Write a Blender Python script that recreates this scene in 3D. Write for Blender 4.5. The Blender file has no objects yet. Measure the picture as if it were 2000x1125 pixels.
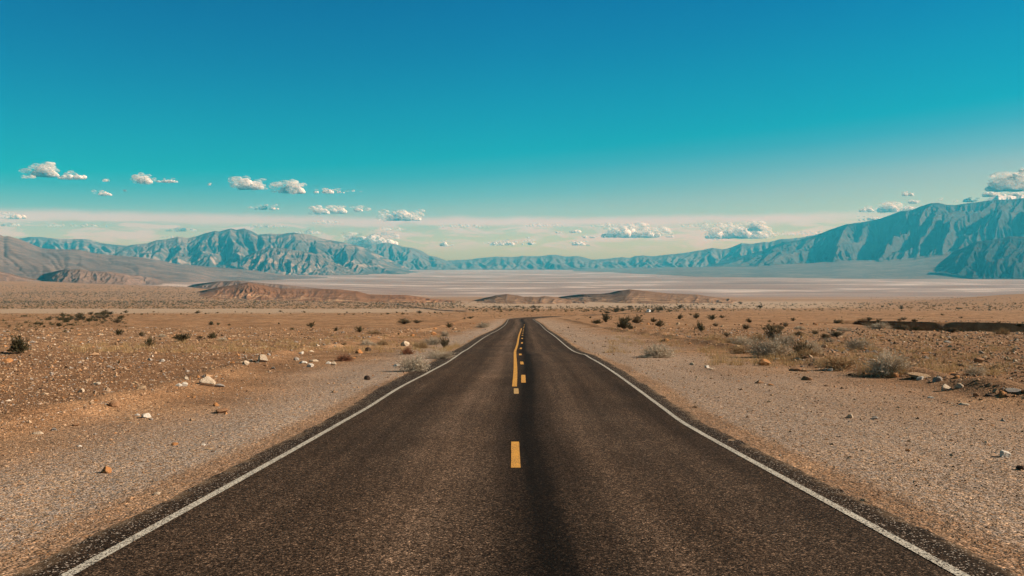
import bpy, bmesh, math, random
import numpy as np
from mathutils import Vector

R = math.radians
rng = np.random.default_rng(7)
random.seed(7)
scn = bpy.context.scene
COL = scn.collection

# ------------------------------------------------------------------ camera model
F = 1556.0            # focal length in photo pixels (photo is 2000 px wide)
CAM = np.array([0.0, 0.0, 1.83])
PITCH = math.atan((562.5 - 508.0) / F)
cp, sp = math.cos(PITCH), math.sin(PITCH)

def ray(px, py):
    px = np.asarray(px, float); py = np.asarray(py, float)
    cx = (px - 1000.0) / F; cy = -(py - 562.5) / F
    return np.stack([cx, cp + cy * sp, -sp + cy * cp], -1)

def far_pt(px, py, D):
    """the point seen at (px, py) that stands D metres ahead"""
    d = ray(px, py); D = np.asarray(D, float)
    return CAM + d * (D / d[..., 1])[..., None]

# ------------------------------------------------------------------ noise
def _hash(ix, iy, seed):
    h = (ix.astype(np.int64) * 374761393 + iy.astype(np.int64) * 668265263 + seed * 1442695041) & 0xFFFFFFFF
    h = ((h ^ (h >> 13)) * 1274126177) & 0xFFFFFFFF
    h = ((h ^ (h >> 16)) * 2246822519) & 0xFFFFFFFF
    return (h ^ (h >> 15)) & 0xFFFFFFFF

def noise2(x, y, seed=0):
    x = np.asarray(x, float); y = np.asarray(y, float)
    x, y = np.broadcast_arrays(x, y)
    ix = np.floor(x); iy = np.floor(y); fx = x - ix; fy = y - iy
    ix = ix.astype(np.int64); iy = iy.astype(np.int64)
    u = fx * fx * fx * (fx * (fx * 6 - 15) + 10); v = fy * fy * fy * (fy * (fy * 6 - 15) + 10)
    def g(dx, dy):
        a = _hash(ix + dx, iy + dy, seed) * (2 * math.pi / 4294967296.0)
        return np.cos(a) * (fx - dx) + np.sin(a) * (fy - dy)
    n0 = g(0, 0) * (1 - u) + g(1, 0) * u
    n1 = g(0, 1) * (1 - u) + g(1, 1) * u
    return (n0 * (1 - v) + n1 * v) * 1.5

def fbm(x, y, octv=4, seed=0, gain=0.5):
    s = 0.0; a = 1.0; t = 0.0
    for k in range(octv):
        s = s + a * noise2(x * 2 ** k + 17.3 * k, y * 2 ** k - 9.1 * k, seed + k); t += a; a *= gain
    return s / t

def ridged(x, y, octv=4, seed=0, gain=0.5):
    s = 0.0; a = 1.0; t = 0.0
    for k in range(octv):
        s = s + a * (1 - np.abs(noise2(x * 2 ** k + 5.7 * k, y * 2 ** k + 3.3 * k, seed + k)) * 1.9); t += a; a *= gain
    return s / t

def sstep(a, b, x):
    t = np.clip((np.asarray(x, float) - a) / (b - a), 0, 1)
    return t * t * (3 - 2 * t)

def pchip(xs, ys):
    xs = np.array(xs, float); ys = np.array(ys, float)
    h = np.diff(xs); dl = np.diff(ys) / h
    m = np.zeros_like(ys); m[0] = dl[0]; m[-1] = dl[-1]
    for i in range(1, len(xs) - 1):
        if dl[i - 1] * dl[i] > 0:
            w1 = 2 * h[i] + h[i - 1]; w2 = h[i] + 2 * h[i - 1]
            m[i] = (w1 + w2) / (w1 / dl[i - 1] + w2 / dl[i])
    def f(x):
        x = np.clip(np.asarray(x, float), xs[0], xs[-1])
        i = np.clip(np.searchsorted(xs, x) - 1, 0, len(h) - 1)
        t = (x - xs[i]) / h[i]
        return ((1 + 2 * t) * (1 - t) ** 2 * ys[i] + t * (1 - t) ** 2 * h[i] * m[i]
                + t * t * (3 - 2 * t) * ys[i + 1] + t * t * (t - 1) * h[i] * m[i + 1])
    return f

# ------------------------------------------------------------------ the lie of the land
_G = pchip([0, 6.08, 14.8, 17.8, 21.9, 28.2, 37, 43.2, 53, 72, 117, 152, 218, 280, 335, 450, 800, 1200, 1800, 2600, 4000, 5500, 7000, 9000, 70000],
           [1.83, 2.35, 3.10, 3.33, 3.59, 3.99, 4.64, 5.10, 5.86, 7.03, 10.15, 12.26, 16.25, 19.97, 23.3, 29.6, 49.9, 70.9, 100.6, 135.3, 192.8, 251, 310, 311, 312])
def profile(y):
    y = np.asarray(y, float)
    return np.where(y >= 0, 1.83 - _G(np.maximum(y, 0)), np.minimum(-y, 600) * 0.07)

_DY = [0, 6.08, 14.8, 17.8, 21.9, 28.2, 35.5, 39, 42, 43.2, 46, 53, 72, 117, 152, 218, 260, 300, 335, 390, 450, 520, 650, 900]
_LX = [-3.28, -3.28, -3.30, -3.27, -3.22, -2.96, -2.82, -2.82, -2.83, -2.84, -2.86, -2.84, -2.55, -1.81, -1.20, -0.98, 3.4, 13.5, 25, 47, 72, 104, 155, 260]
_RX = [3.32, 3.32, 3.30, 3.40, 3.50, 3.62, 3.78, 3.81, 3.87, 3.74, 3.66, 3.78, 4.03, 4.81, 5.37, 5.74, 11, 22, 34, 57, 83, 116, 170, 280]
left_line = pchip(_DY, _LX); right_line = pchip(_DY, _RX)

def berm_l(y): return -9.6 - 2.6 * sstep(22, 45, y) + 0.5 * noise2(y * 0.12, y * 0 + 3.3, 5)
def berm_r(y): return 13.2 + 1.2 * sstep(30, 55, y) + 0.6 * noise2(y * 0.11, y * 0 + 8.3, 6)

_gq = [0.30, 0.40, 0.437, 0.475, 0.517, 0.585, 0.643, 0.85, 1.2]
_gn = [170, 166, 152, 122, 110, 104, 98, 90, 85]
_gf = [172, 171, 171, 165, 158, 152, 142, 128, 118]

def height(x, y):
    x = np.asarray(x, float); y = np.asarray(y, float)
    x, y = np.broadcast_arrays(x, y)
    z = profile(y).copy()
    yc = np.maximum(y, 0.0)
    xl, xr = left_line(yc), right_line(yc)
    out = np.maximum(np.maximum(xl - x, x - xr), 0.0)           # metres outside the painted edge lines
    on = sstep(0.5, 1.6, out)
    side_fade = 1 - sstep(180, 320, y)
    # graded shoulders, a low bladed berm, rough desert beyond
    bl = np.exp(-((x - berm_l(yc)) / 0.75) ** 2) * (0.20 + 0.16 * noise2(x * .4, yc * .35, 11))
    br = np.exp(-((x - berm_r(yc)) / 0.8) ** 2) * (0.24 + 0.2 * noise2(x * .4, yc * .35, 12))
    z += (bl * (y > -20) + br * (y > -20)) * side_fade
    rough = np.maximum(sstep(0, 5, berm_l(yc) - x), sstep(0, 5, x - berm_r(yc)))
    rough = np.maximum(rough, sstep(250, 420, y) * sstep(2, 12, out))
    amp_far = 1 + 1.2 * sstep(60, 400, y)
    near = 1 - sstep(2500, 5000, np.hypot(x, y))
    calm = 1 - 0.75 * sstep(0.33, 0.42, x / np.maximum(y, 1.0)) * sstep(60, 90, y) * (1 - sstep(175, 220, y))
    z += near * rough * amp_far * calm * (0.17 * fbm(x * .09, y * .09, 3, 21) + 0.085 * fbm(x * .6, y * .6, 3, 22))
    z += near * on * 0.025 * fbm(x * 0.7, y * 0.35, 3, 23)
    z += near * sstep(4, 40, out) * 0.9 * fbm(x * .011, y * .011, 2, 24) * sstep(60, 300, y)
    # hold the ground a little under the asphalt
    z -= (0.012 + 0.045 * (1 - sstep(0.05, 0.32, out))) * (1 - sstep(1.2, 2.4, out)) * (y < 900) * (y > -60)
    # the wash cut on the right
    q = x / np.maximum(y, 1.0)
    wob = 3.2 * noise2(x * .06, y * 0 + 1.7, 31) + 0.9 * noise2(x * .21, y * 0 + 4.1, 32)
    yn = np.interp(q, _gq, _gn) + wob; yf = np.interp(q, _gq, _gf) + wob * 1.3
    dep = 3.6 * sstep(0.335, 0.46, q) * (y > 40) * (y < 260)
    dep = dep * (1 + 0.4 * fbm(x * .35, y * .35, 3, 33))
    z -= dep * sstep(0, 5, y - yn) * (1 - sstep(-0.9, 0.0, y - yf))
    z += 0.35 * sstep(0.365, 0.44, q) * sstep(-0.9, 0.0, y - yf) * (1 - sstep(0, 90, y - yf)) * (y > 40) * (y < 300)
    # old alluvium climbing towards the ranges on the left
    z += 0.0387 * np.maximum(-x - 0.1 * y, 0) * sstep(1900, 4500, y) * (1 - sstep(7000, 11000, y) * 0.75) * (1 - sstep(9000, 16000, y))
    # low rise far on the right
    z += 26 * sstep(0.42, 0.68, q) * np.exp(-((y - 1900) / 500.0) ** 2)
    return z

_T = np.concatenate([np.geomspace(3.0, 400, 150), np.geomspace(404, 60000, 150)])
def _coarse(x, y):
    z = profile(y)
    z = z + 0.0387 * np.maximum(-x - 0.1 * y, 0) * sstep(1900, 4500, y) * (1 - sstep(7000, 11000, y) * 0.75) * (1 - sstep(9000, 16000, y))
    return z + 26 * sstep(0.42, 0.68, x / np.maximum(y, 1.0)) * np.exp(-((y - 1900) / 500.0) ** 2)
def at(px, py):
    """where the line of sight through a photo pixel meets the ground"""
    px = np.atleast_1d(np.asarray(px, float)); py = np.atleast_1d(np.asarray(py, float))
    res = np.zeros((len(px), 3))
    for s in range(0, len(px), 4000):
        d = ray(px[s:s + 4000], py[s:s + 4000])
        P = CAM + d[:, None, :] * _T[None, :, None]
        below = P[..., 2] < _coarse(P[..., 0], P[..., 1])
        i = np.argmax(below, 1); i = np.where(below.any(1), i, len(_T) - 1)
        lo = _T[np.maximum(i - 1, 0)]; hi = _T[i]
        for _ in range(10):
            mid = (lo + hi) / 2; p = CAM + d * mid[:, None]
            b = p[:, 2] < _coarse(p[:, 0], p[:, 1])
            hi = np.where(b, mid, hi); lo = np.where(b, lo, mid)
        t = hi
        for _ in range(3):                                  # settle on the uneven ground
            p = CAM + d * t[:, None]; h = height(p[:, 0], p[:, 1])
            t = t * np.clip(1 + 0.8 * ((CAM[2] - h) / np.maximum(CAM[2] - p[:, 2], .5) - 1), .9, 1.1)
        p = CAM + d * t[:, None]; p[:, 2] = height(p[:, 0], p[:, 1])
        res[s:s + 4000] = p
    return res

# ------------------------------------------------------------------ object helpers
def tag(o, label=None, cat=None, group=None, kind=None):
    if label: o['label'] = label
    if cat: o['category'] = cat
    if group: o['group'] = group
    if kind: o['kind'] = kind
    return o

def raw_mesh(name, V, Fc, mat=None, smooth=False, attrs=None, uv=None):
    V = np.ascontiguousarray(V, np.float32); Fc = np.ascontiguousarray(Fc, np.int32)
    n, k = Fc.shape
    me = bpy.data.meshes.new(name)
    me.vertices.add(len(V)); me.vertices.foreach_set('co', V.ravel())
    me.loops.add(n * k); me.loops.foreach_set('vertex_index', Fc.ravel())
    me.polygons.add(n)
    me.polygons.foreach_set('loop_start', np.arange(0, n * k, k, dtype=np.int32))
    me.polygons.foreach_set('use_smooth', np.full(n, bool(smooth)))
    if mat: me.materials.append(mat)
    me.update(calc_edges=True)
    if attrs:
        for an, av in attrs.items():
            a = me.attributes.new(an, 'FLOAT', 'POINT'); a.data.foreach_set('value', np.ascontiguousarray(av, np.float32).ravel())
    if uv is not None:
        l = me.uv_layers.new(name='UVMap'); l.data.foreach_set('uv', np.ascontiguousarray(uv[Fc.ravel()], np.float32).ravel())
    return me

def link(name, me, parent=None):
    o = bpy.data.objects.new(name, me); COL.objects.link(o)
    if parent: o.parent = parent
    return o

def grid_faces(nr, nc, wrap=False):
    i = np.arange(nr - 1)[:, None]; j = np.arange(nc if wrap else nc - 1)[None, :]
    j2 = (j + 1) % nc
    return np.stack([i * nc + j, i * nc + j2, (i + 1) * nc + j2, (i + 1) * nc + j], -1).reshape(-1, 4)

# ------------------------------------------------------------------ material helpers
class NT:
    def __init__(s, name):
        s.m = bpy.data.materials.new(name); s.m.use_nodes = True
        s.t = s.m.node_tree; s.n = s.t.nodes; s.l = s.t.links
        s.n.clear(); s.out = s.n.new('ShaderNodeOutputMaterial')
    def node(s, typ, **kw):
        nd = s.n.new(typ)
        for k, v in kw.items():
            if k == 'inp':
                for a, b in v.items():
                    if hasattr(b, 'is_linked') or isinstance(b, bpy.types.NodeSocket): s.l.new(b, nd.inputs[a])
                    else: nd.inputs[a].default_value = b
            else: setattr(nd, k, v)
        return nd
    def pos(s): return s.node('ShaderNodeNewGeometry').outputs['Position']
    def objc(s): return s.node('ShaderNodeTexCoord').outputs['Object']
    def attr(s, n): return s.node('ShaderNodeAttribute', attribute_name=n).outputs['Fac']
    def scale(s, v, xyz):
        return s.node('ShaderNodeVectorMath', operation='MULTIPLY', inp={0: v, 1: xyz}).outputs[0]
    def noise(s, v, sc, det=4, rough=0.55, dist=0.0):
        return s.node('ShaderNodeTexNoise', inp={'Vector': v, 'Scale': sc, 'Detail': det, 'Roughness': rough, 'Distortion': dist}).outputs['Fac']
    def vor(s, v, sc, out='Color', feature='F1'):
        return s.node('ShaderNodeTexVoronoi', feature=feature, inp={'Vector': v, 'Scale': sc}).outputs[out]
    def ramp(s, f, stops, interp='LINEAR'):
        r = s.node('ShaderNodeValToRGB', inp={'Fac': f}); cr = r.color_ramp; cr.interpolation = interp
        while len(cr.elements) < len(stops): cr.elements.new(0.5)
        for e, (p, c) in zip(cr.elements, stops):
            e.position = p; e.color = (c[0], c[1], c[2], 1) if hasattr(c, '__len__') else (c, c, c, 1)
        return r.outputs['Color']
    def mix(s, f, a, b, mode='MIX'):
        nd = s.n.new('ShaderNodeMix'); nd.data_type = 'RGBA'; nd.blend_type = mode
        for idx, v in ((0, f), (6, a), (7, b)):
            if isinstance(v, bpy.types.NodeSocket): s.l.new(v, nd.inputs[idx])
            elif idx == 0: nd.inputs[0].default_value = v
            else: nd.inputs[idx].default_value = (v[0], v[1], v[2], 1) if hasattr(v, '__len__') else (v, v, v, 1)
        return nd.outputs[2]
    def math(s, op, a, b=0.0, c=0.0, clamp=False):
        nd = s.n.new('ShaderNodeMath'); nd.operation = op; nd.use_clamp = clamp
        for i, v in enumerate((a, b, c)):
            if isinstance(v, bpy.types.NodeSocket): s.l.new(v, nd.inputs[i])
            else: nd.inputs[i].default_value = v
        return nd.outputs[0]
    def bsdf(s, col, rough=0.9, bump=None, bstr=0.4, bdist=0.02, spec=0.2):
        b = s.node('ShaderNodeBsdfPrincipled')
        if isinstance(col, bpy.types.NodeSocket): s.l.new(col, b.inputs['Base Color'])
        else: b.inputs['Base Color'].default_value = (*col, 1)
        b.inputs['Roughness'].default_value = rough
        b.inputs['Specular IOR Level'].default_value = spec
        if bump is not None:
            bn = s.node('ShaderNodeBump', inp={'Strength': bstr, 'Distance': bdist, 'Height': bump})
            s.l.new(bn.outputs['Normal'], b.inputs['Normal'])
        s.l.new(b.outputs[0], s.out.inputs['Surface'])
        return b

def m_ground():
    t = NT('desert_ground'); p = t.pos()
    n_big = t.noise(p, 0.035, 4); n_mid = t.noise(p, 0.35, 5, 0.6); n_fine = t.noise(p, 4.0, 5, 0.7)
    nat = t.mix(t.ramp(n_big, [(0.35, 0), (0.65, 1)]), (0.40, 0.226, 0.120), (0.455, 0.283, 0.162))
    nat = t.mix(t.ramp(n_mid, [(0.38, 0), (0.62, 0.85)]), nat, (0.24, 0.133, 0.072))
    sh = t.mix(t.ramp(n_mid, [(0.3, 0), (0.7, 1)]), (0.38, 0.28, 0.205), (0.46, 0.318, 0.212))
    rut = t.noise(t.scale(p, (1.1, 0.06, 1)), 1.0, 4, 0.6)
    sh = t.mix(1.0, sh, t.ramp(rut, [(0.3, 0.74), (0.7, 1.2)]), 'MULTIPLY')
    wash = t.mix(n_mid, (0.46, 0.345, 0.25), (0.39, 0.285, 0.20))
    scr = t.mix(t.ramp(t.noise(t.scale(p, (1, 3, 1)), 0.006, 4), [(0.35, 0), (0.65, 1)]), (0.31, 0.195, 0.12), (0.41, 0.24, 0.13))
    scr = t.mix(t.ramp(t.noise(p, 0.06, 3, 0.7), [(0.42, 0.35), (0.6, 0)]), scr, (0.19, 0.14, 0.095))
    sp = t.scale(p, (0.00045, 0.0014, 0))
    st = t.noise(sp, 1.0, 7, 0.62, 0.6)
    salt = t.ramp(st, [(0.32, (0.175, 0.11, 0.082)), (0.43, (0.265, 0.175, 0.14)), (0.53, (0.32, 0.235, 0.20)), (0.60, (0.55, 0.47, 0.43)), (0.68, (0.28, 0.195, 0.158))])
    bp = t.noise(t.scale(p, (0.00022, 0.0006, 0)), 1.0, 3)
    salt = t.mix(t.ramp(bp, [(0.54, 0), (0.62, 0.8)]), salt, (0.26, 0.165, 0.125))
    patchy = t.ramp(t.noise(t.scale(p, (1, 2.2, 1)), 0.11, 5, 0.65), [(0.36, 0.72), (0.64, 1.15)])
    nat = t.mix(1.0, nat, patchy, 'MULTIPLY')
    c = t.mix(t.attr('shoulder'), nat, sh)
    c = t.mix(t.attr('dark'), c, (0.235, 0.125, 0.065))
    c = t.mix(t.attr('scrub'), c, scr)
    c = t.mix(t.attr('wash'), c, wash)
    # stone speckle
    v1 = t.vor(p, 62.0); v2 = t.vor(p, 24.0)
    g1 = t.node('ShaderNodeSeparateColor', inp={0: v1}).outputs[0]
    g2 = t.node('ShaderNodeSeparateColor', inp={0: v2}).outputs
    m1 = t.ramp(g1, [(0.0, 0.30), (0.3, 0.65), (0.6, 1.0), (0.9, 1.35), (1.0, 2.2)])
    m2 = t.ramp(g2[1], [(0.0, 0.5), (0.25, 0.85), (0.8, 1.05), (0.95, 1.35), (1.0, 1.7)])
    near = t.attr('near')
    c2 = t.mix(1.0, t.mix(1.0, c, m1, 'MULTIPLY'), m2, 'MULTIPLY')
    c2 = t.mix(t.ramp(g2[0], [(0.86, 0), (0.90, 0.4)]), c2, (0.38, 0.18, 0.075))
    greyf = t.math('MULTIPLY', t.ramp(g2[2], [(0.45, 0), (0.51, 0.65)]), t.attr('shoulder'))
    c2 = t.mix(greyf, c2, t.mix(1.0, (0.32, 0.285, 0.265), m1, 'MULTIPLY'))
    c = t.mix(near, c, c2)
    c = t.mix(t.ramp(n_fine, [(0.3, 0.0), (0.7, 0.35)]), c, t.mix(1.0, c, (0.55, 0.5, 0.46), 'MULTIPLY'))
    c = t.mix(t.attr('salt'), c, salt)
    hb = t.math('ADD', t.math('MULTIPLY', t.vor(p, 38.0, 'Distance'), -0.5), t.math('MULTIPLY', n_fine, 0.9))
    hb = t.math('ADD', hb, t.math('MULTIPLY', t.vor(p, 11.0, 'Distance'), -0.8))
    t.bsdf(c, 0.95, hb, 0.55, 0.05, 0.1)
    return t.m

def m_road():
    t = NT('worn_asphalt')
    uv = t.node('ShaderNodeUVMap').outputs[0]
    sx = t.node('ShaderNodeSeparateXYZ', inp={0: uv}); u, v = sx.outputs[0], sx.outputs[1]
    p = t.pos()
    wob = t.math('MULTIPLY', t.math('SUBTRACT', t.noise(t.scale(uv, (0.0, 0.05, 0)), 1.0, 2), 0.5), 0.5)
    uu = t.math('ADD', u, wob)
    # lateral wear: u from -4.5 to 4.5 mapped to 0..1
    f = t.math('DIVIDE', t.math('ADD', uu, 4.5), 9.0)
    def U(x): return (x + 4.5) / 9.0
    L = [(-4.4, .030), (-3.5, .033), (-3.2, 0.0520), (-2.7, 0.0655), (-2.2, 0.0520), (-1.7, 0.0621), (-1.05, .122), (-0.6, 0.0836), (-0.25, 0.0520), (0.02, 0.0271), (0.18, .010), (0.30, .012), (0.40, .013), (0.54, .036), (0.74, 0.0452), (1.15, .088), (1.8, 0.0588), (2.4, 0.0678), (2.8, 0.0497), (3.2, 0.0407), (3.6, .033), (4.4, .030)]
    base = t.ramp(f, [(U(a), b) for a, b in L])
    st = t.noise(t.scale(uv, (2.6, 0.06, 0)), 1.0, 5, 0.6)
    base = t.mix(1.0, base, t.ramp(st, [(0.3, 0.68), (0.7, 1.3)]), 'MULTIPLY')
    st2 = t.noise(t.scale(uv, (0.5, 0.35, 0)), 1.0, 5, 0.6)
    base = t.mix(1.0, base, t.ramp(st2, [(0.3, 0.75), (0.7, 1.22)]), 'MULTIPLY')
    warm = t.mix(t.noise(t.scale(uv, (0.6, 0.1, 0)), 1.0, 3), (1.0, 0.71, 0.52), (1.0, 0.60, 0.37))
    c = t.mix(1.0, base, warm, 'MULTIPLY')
    cell = t.node('ShaderNodeSeparateColor', inp={0: t.vor(p, 82.0)}).outputs
    cell2 = t.node('ShaderNodeSeparateColor', inp={0: t.vor(p, 34.0)}).outputs
    c = t.mix(1.0, c, t.ramp(cell[0], [(0.0, 0.12), (0.45, 0.6), (0.8, 1.3), (0.93, 2.4), (1.0, 4.4)]), 'MULTIPLY')
    c = t.mix(1.0, c, t.ramp(cell2[0], [(0.0, 0.6), (0.6, 1.0), (1.0, 1.5)]), 'MULTIPLY')
    # loose pale grit lying on the outer strip
    edge = t.math('MULTIPLY', t.ramp(t.math('ABSOLUTE', u), [(0, 0), (1, 1)]), 1.0)
    outer = t.math('GREATER_THAN', t.math('ABSOLUTE', u), 3.36)
    grit = t.math('MULTIPLY', t.math('GREATER_THAN', cell[1], 0.945), outer)
    c = t.mix(t.math('MULTIPLY', grit, 0.8), c, (0.55, 0.47, 0.40))
    dust = t.math('MULTIPLY', t.attr('dust'), t.ramp(t.noise(p, 2.5, 5, 0.7), [(0.42, 0), (0.62, 0.85)]))
    c = t.mix(dust, c, (0.28, 0.19, 0.12))
    h = t.math('MULTIPLY', t.vor(p, 95.0, 'Distance'), -1.0)
    t.bsdf(c, 0.92, h, 0.5, 0.008, 0.06)
    return t.m

def m_paint(name, col, wear):
    t = NT(name); p = t.pos()
    cell = t.node('ShaderNodeSeparateColor', inp={0: t.vor(p, 90.0)}).outputs[0]
    n = t.noise(p, 1.6, 4, 0.7)
    th = t.math('ADD', t.math('MULTIPLY', cell, 0.75), t.math('MULTIPLY', n, 0.5))
    f = t.ramp(th, [(wear - 0.04, 0), (wear + 0.08, 1)])
    pc = t.mix(t.noise(p, 12.0, 3), (col[0] * .82, col[1] * .8, col[2] * .75), col)
    t.bsdf(t.mix(f, (0.05, 0.04, 0.033), pc), 0.75, t.vor(p, 90.0, 'Distance'), 0.25, 0.005, 0.25)
    return t.m

def m_rock(name, c1, c2, sc=3.0, stain=None):
    t = NT(name); p = t.objc()
    inf = t.node('ShaderNodeObjectInfo').outputs['Random']
    pp = t.node('ShaderNodeVectorMath', operation='ADD', inp={0: p, 1: t.node('ShaderNodeCombineXYZ', inp={0: t.math('MULTIPLY', inf, 40.0)}).outputs[0]}).outputs[0]
    n = t.noise(pp, sc, 5, 0.6)
    c = t.mix(t.ramp(n, [(0.35, 0), (0.65, 1)]), c1, c2)
    c = t.mix(t.ramp(t.noise(pp, sc * 6, 4, 0.7), [(0.4, 0), (0.75, 0.5)]), c, stain or tuple(a * .45 for a in c1))
    t.bsdf(c, 0.92, t.noise(pp, sc * 5, 5, 0.65), 0.6, 0.06, 0.15)
    return t.m

def m_gravel():
    t = NT('mixed_gravel')
    r = t.node('ShaderNodeNewGeometry').outputs['Random Per Island']
    c = t.ramp(r, [(0.0, (0.13, 0.08, 0.052)), (0.15, (0.27, 0.165, 0.10)), (0.34, (0.39, 0.24, 0.14)), (0.54, (0.40, 0.27, 0.175)), (0.70, (0.31, 0.265, 0.23)),
                   (0.82, (0.42, 0.21, 0.095)), (0.88, (0.46, 0.33, 0.22)), (0.977, (0.58, 0.47, 0.37)), (1.0, (0.64, 0.57, 0.50))], 'CONSTANT')
    t.bsdf(c, 0.92, None, spec=0.12)
    return t.m

def m_mountain(name, c1, c2, c3, sc, bump=60.0, low=None):
    """c1/c2 rock tones, c3 pale outcrops; sc in features per metre"""
    t = NT(name); p = t.pos()
    pv = t.scale(p, (1, 1, 1.6))
    n = t.noise(pv, sc, 6, 0.6, 0.4)
    c = t.mix(t.ramp(n, [(0.38, 0), (0.62, 1)]), c1, c2)
    h = t.attr('rise')
    n2 = t.noise(t.scale(p, (1, 1, 3.0)), sc * 2.3, 6, 0.65, 0.8)
    pale = t.ramp(n2, [(0.49, 0), (0.58, 0.9)])
    if low is not None:
        pale = t.math('MULTIPLY', pale, t.ramp(h, low))
    else:
        pale = t.math('MULTIPLY', pale, 0.35)
    c = t.mix(pale, c, c3)
    c = t.mix(t.ramp(t.noise(pv, sc * 9, 4, 0.7), [(0.4, 0), (0.75, 0.4)]), c, tuple(a * .5 for a in c1))
    t.bsdf(c, 0.97, t.noise(pv, sc * 6, 6, 0.7), 0.7, bump, 0.05)
    return t.m

def m_leaf(name, c1, c2):
    t = NT(name)
    r = t.node('ShaderNodeNewGeometry').outputs['Random Per Island']
    c = t.mix(r, c1, c2)
    oi = t.node('ShaderNodeObjectInfo').outputs['Random']
    c = t.mix(1.0, c, t.ramp(oi, [(0, 0.8), (1, 1.2)]), 'MULTIPLY')
    d = t.node('ShaderNodeBsdfDiffuse', inp={'Color': c}); tr = t.node('ShaderNodeBsdfTranslucent', inp={'Color': c})
    mx = t.node('ShaderNodeMixShader', inp={0: 0.2, 1: d.outputs[0], 2: tr.outputs[0]})
    t.l.new(mx.outputs[0], t.out.inputs['Surface'])
    return t.m

def m_cloud(name, lo, hi, sc, thin=False):
    t = NT(name); p = t.objc()
    n = t.noise(p, sc, 5, 0.65)
    mx = t.node('ShaderNodeBsdfPrincipled', inp={'Base Color': (0.99, 0.98, 0.96, 1), 'Roughness': 1.0, 'Specular IOR Level': 0.0, 'Subsurface Weight': 1.0, 'Subsurface Radius': (1, 1, 1), 'Subsurface Scale': 420.0})
    if thin:
        d = t.node('ShaderNodeBsdfDiffuse', inp={'Color': (0.98, 0.96, 0.93, 1)}); tr = t.node('ShaderNodeBsdfTranslucent', inp={'Color': (0.98, 0.96, 0.93, 1)})
        mx = t.node('ShaderNodeMixShader', inp={0: 0.5, 1: d.outputs[0], 2: tr.outputs[0]})
    al = t.ramp(n, [(0.33, lo), (0.62, hi)])
    tp = t.node('ShaderNodeBsdfTransparent')
    m2 = t.node('ShaderNodeMixShader', inp={0: al, 1: tp.outputs[0], 2: mx.outputs[0]})
    t.l.new(m2.outputs[0], t.out.inputs['Surface'])
    return t.m

def m_plain(name, col, rough=0.5, spec=0.5, metal=0.0):
    t = NT(name); p = t.objc()
    c = t.mix(t.noise(p, 6.0, 3), tuple(a * .88 for a in col), col)
    b = t.bsdf(c, rough, None, spec=spec); b.inputs['Metallic'].default_value = metal
    return t.m

# ------------------------------------------------------------------ ground
def build_ground():
    rr = [0.8]
    while rr[-1] < 31500:
        r = rr[-1]
        if r < 20: s = r * 0.012
        elif r < 90: s = r * 0.008
        elif r < 215: s = 0.42
        elif r < 1000: s = r * 0.008
        elif r < 8000: s = r * 0.011
        else: s = r * 0.02
        rr.append(r + s)
    rr = np.array(rr)
    front = np.arange(-41.0, 41.001, 0.115)
    back = np.arange(43.5, 360 - 42, 3.0)
    ang = np.radians(np.concatenate([front, back]))
    nr, nc = len(rr), len(ang)
    X = rr[:, None] * np.sin(ang)[None]; Y = rr[:, None] * np.cos(ang)[None]
    Z = height(X, Y)
    V = np.stack([X, Y, Z], -1).reshape(-1, 3)
    Fc = grid_faces(nr, nc, True)[:, ::-1]
    yc = np.maximum(Y, 0); out = np.maximum(np.maximum(left_line(yc) - X, X - right_line(yc)), 0)
    q = X / np.maximum(Y, 1)
    dist = np.hypot(X, Y)
    wl = fbm(X * .25, Y * .12, 3, 41) * 1.6
    shoulder = np.where(X < 0, 1.0, 0.78) * np.where(X < 0, 1 - sstep(1.2, 5.5, out + wl), 1 - sstep(2.0, 9.5, out + wl * 2)) * (1 - sstep(150, 300, Y)) * (1 - 0.75 * (1 - sstep(0.75, 1.1, out + wl * .15)))
    dark = sstep(-0.3, 2.0, berm_l(yc) - X) * (1 - sstep(34, 60, Y + fbm(X * .1, Y * .1, 3, 42) * 14)) * 0.75
    dark = np.maximum(dark, sstep(0, 3, X - berm_r(yc)) * (1 - sstep(45, 110, Y)) * 0.45)
    e1 = fbm(X * .004, Y * .012, 4, 43)
    wash = sstep(395, 440, Y + e1 * 120 - 60 * sstep(-0.1, .0, q)) * (1 - sstep(860, 1000, Y + e1 * 200)) * (1 - sstep(-0.16, 0.0, q))
    wash = np.maximum(wash, sstep(900, 1150, Y + e1 * 200) * (1 - sstep(2300, 3000, Y)) * sstep(-0.14, -.02, q) * (1 - sstep(.35, .5, q)) * 0.9)
    scrub = sstep(870, 1000, Y + e1 * 160) * np.where(q < -.05, 1.0, 0.55)
    scrub = np.maximum(scrub, sstep(400, 600, Y) * sstep(0.05, 0.2, q) * 0.55)
    salt = sstep(4300, 7600, Y + 1500 * fbm(X * .0004, Y * .0004, 3, 44) + 900 * sstep(-.05, .3, q)) * (1 - sstep(3000, 4200, -X - 0.0 * Y) * (1 - sstep(9000, 12000, Y)))
    near = 1 - 0.65 * sstep(60, 250, dist)
    near = near * (1 - sstep(600, 1500, dist))
    me = raw_mesh('ground', V, Fc, m_ground(), True, {'shoulder': shoulder, 'dark': dark, 'wash': wash, 'scrub': scrub, 'salt': salt, 'near': near})
    o = link('ground', me)
    # close the small hole under the camera
    bm = bmesh.new(); bm.from_mesh(me); bm.verts.ensure_lookup_table()
    bm.faces.new([bm.verts[i] for i in range(nc)][::-1]); bm.normal_update(); bm.to_mesh(me); bm.free()
    tag(o, 'stony orange and tan desert floor running down to a white salt flat', 'ground', kind='structure')
build_ground()

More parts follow.
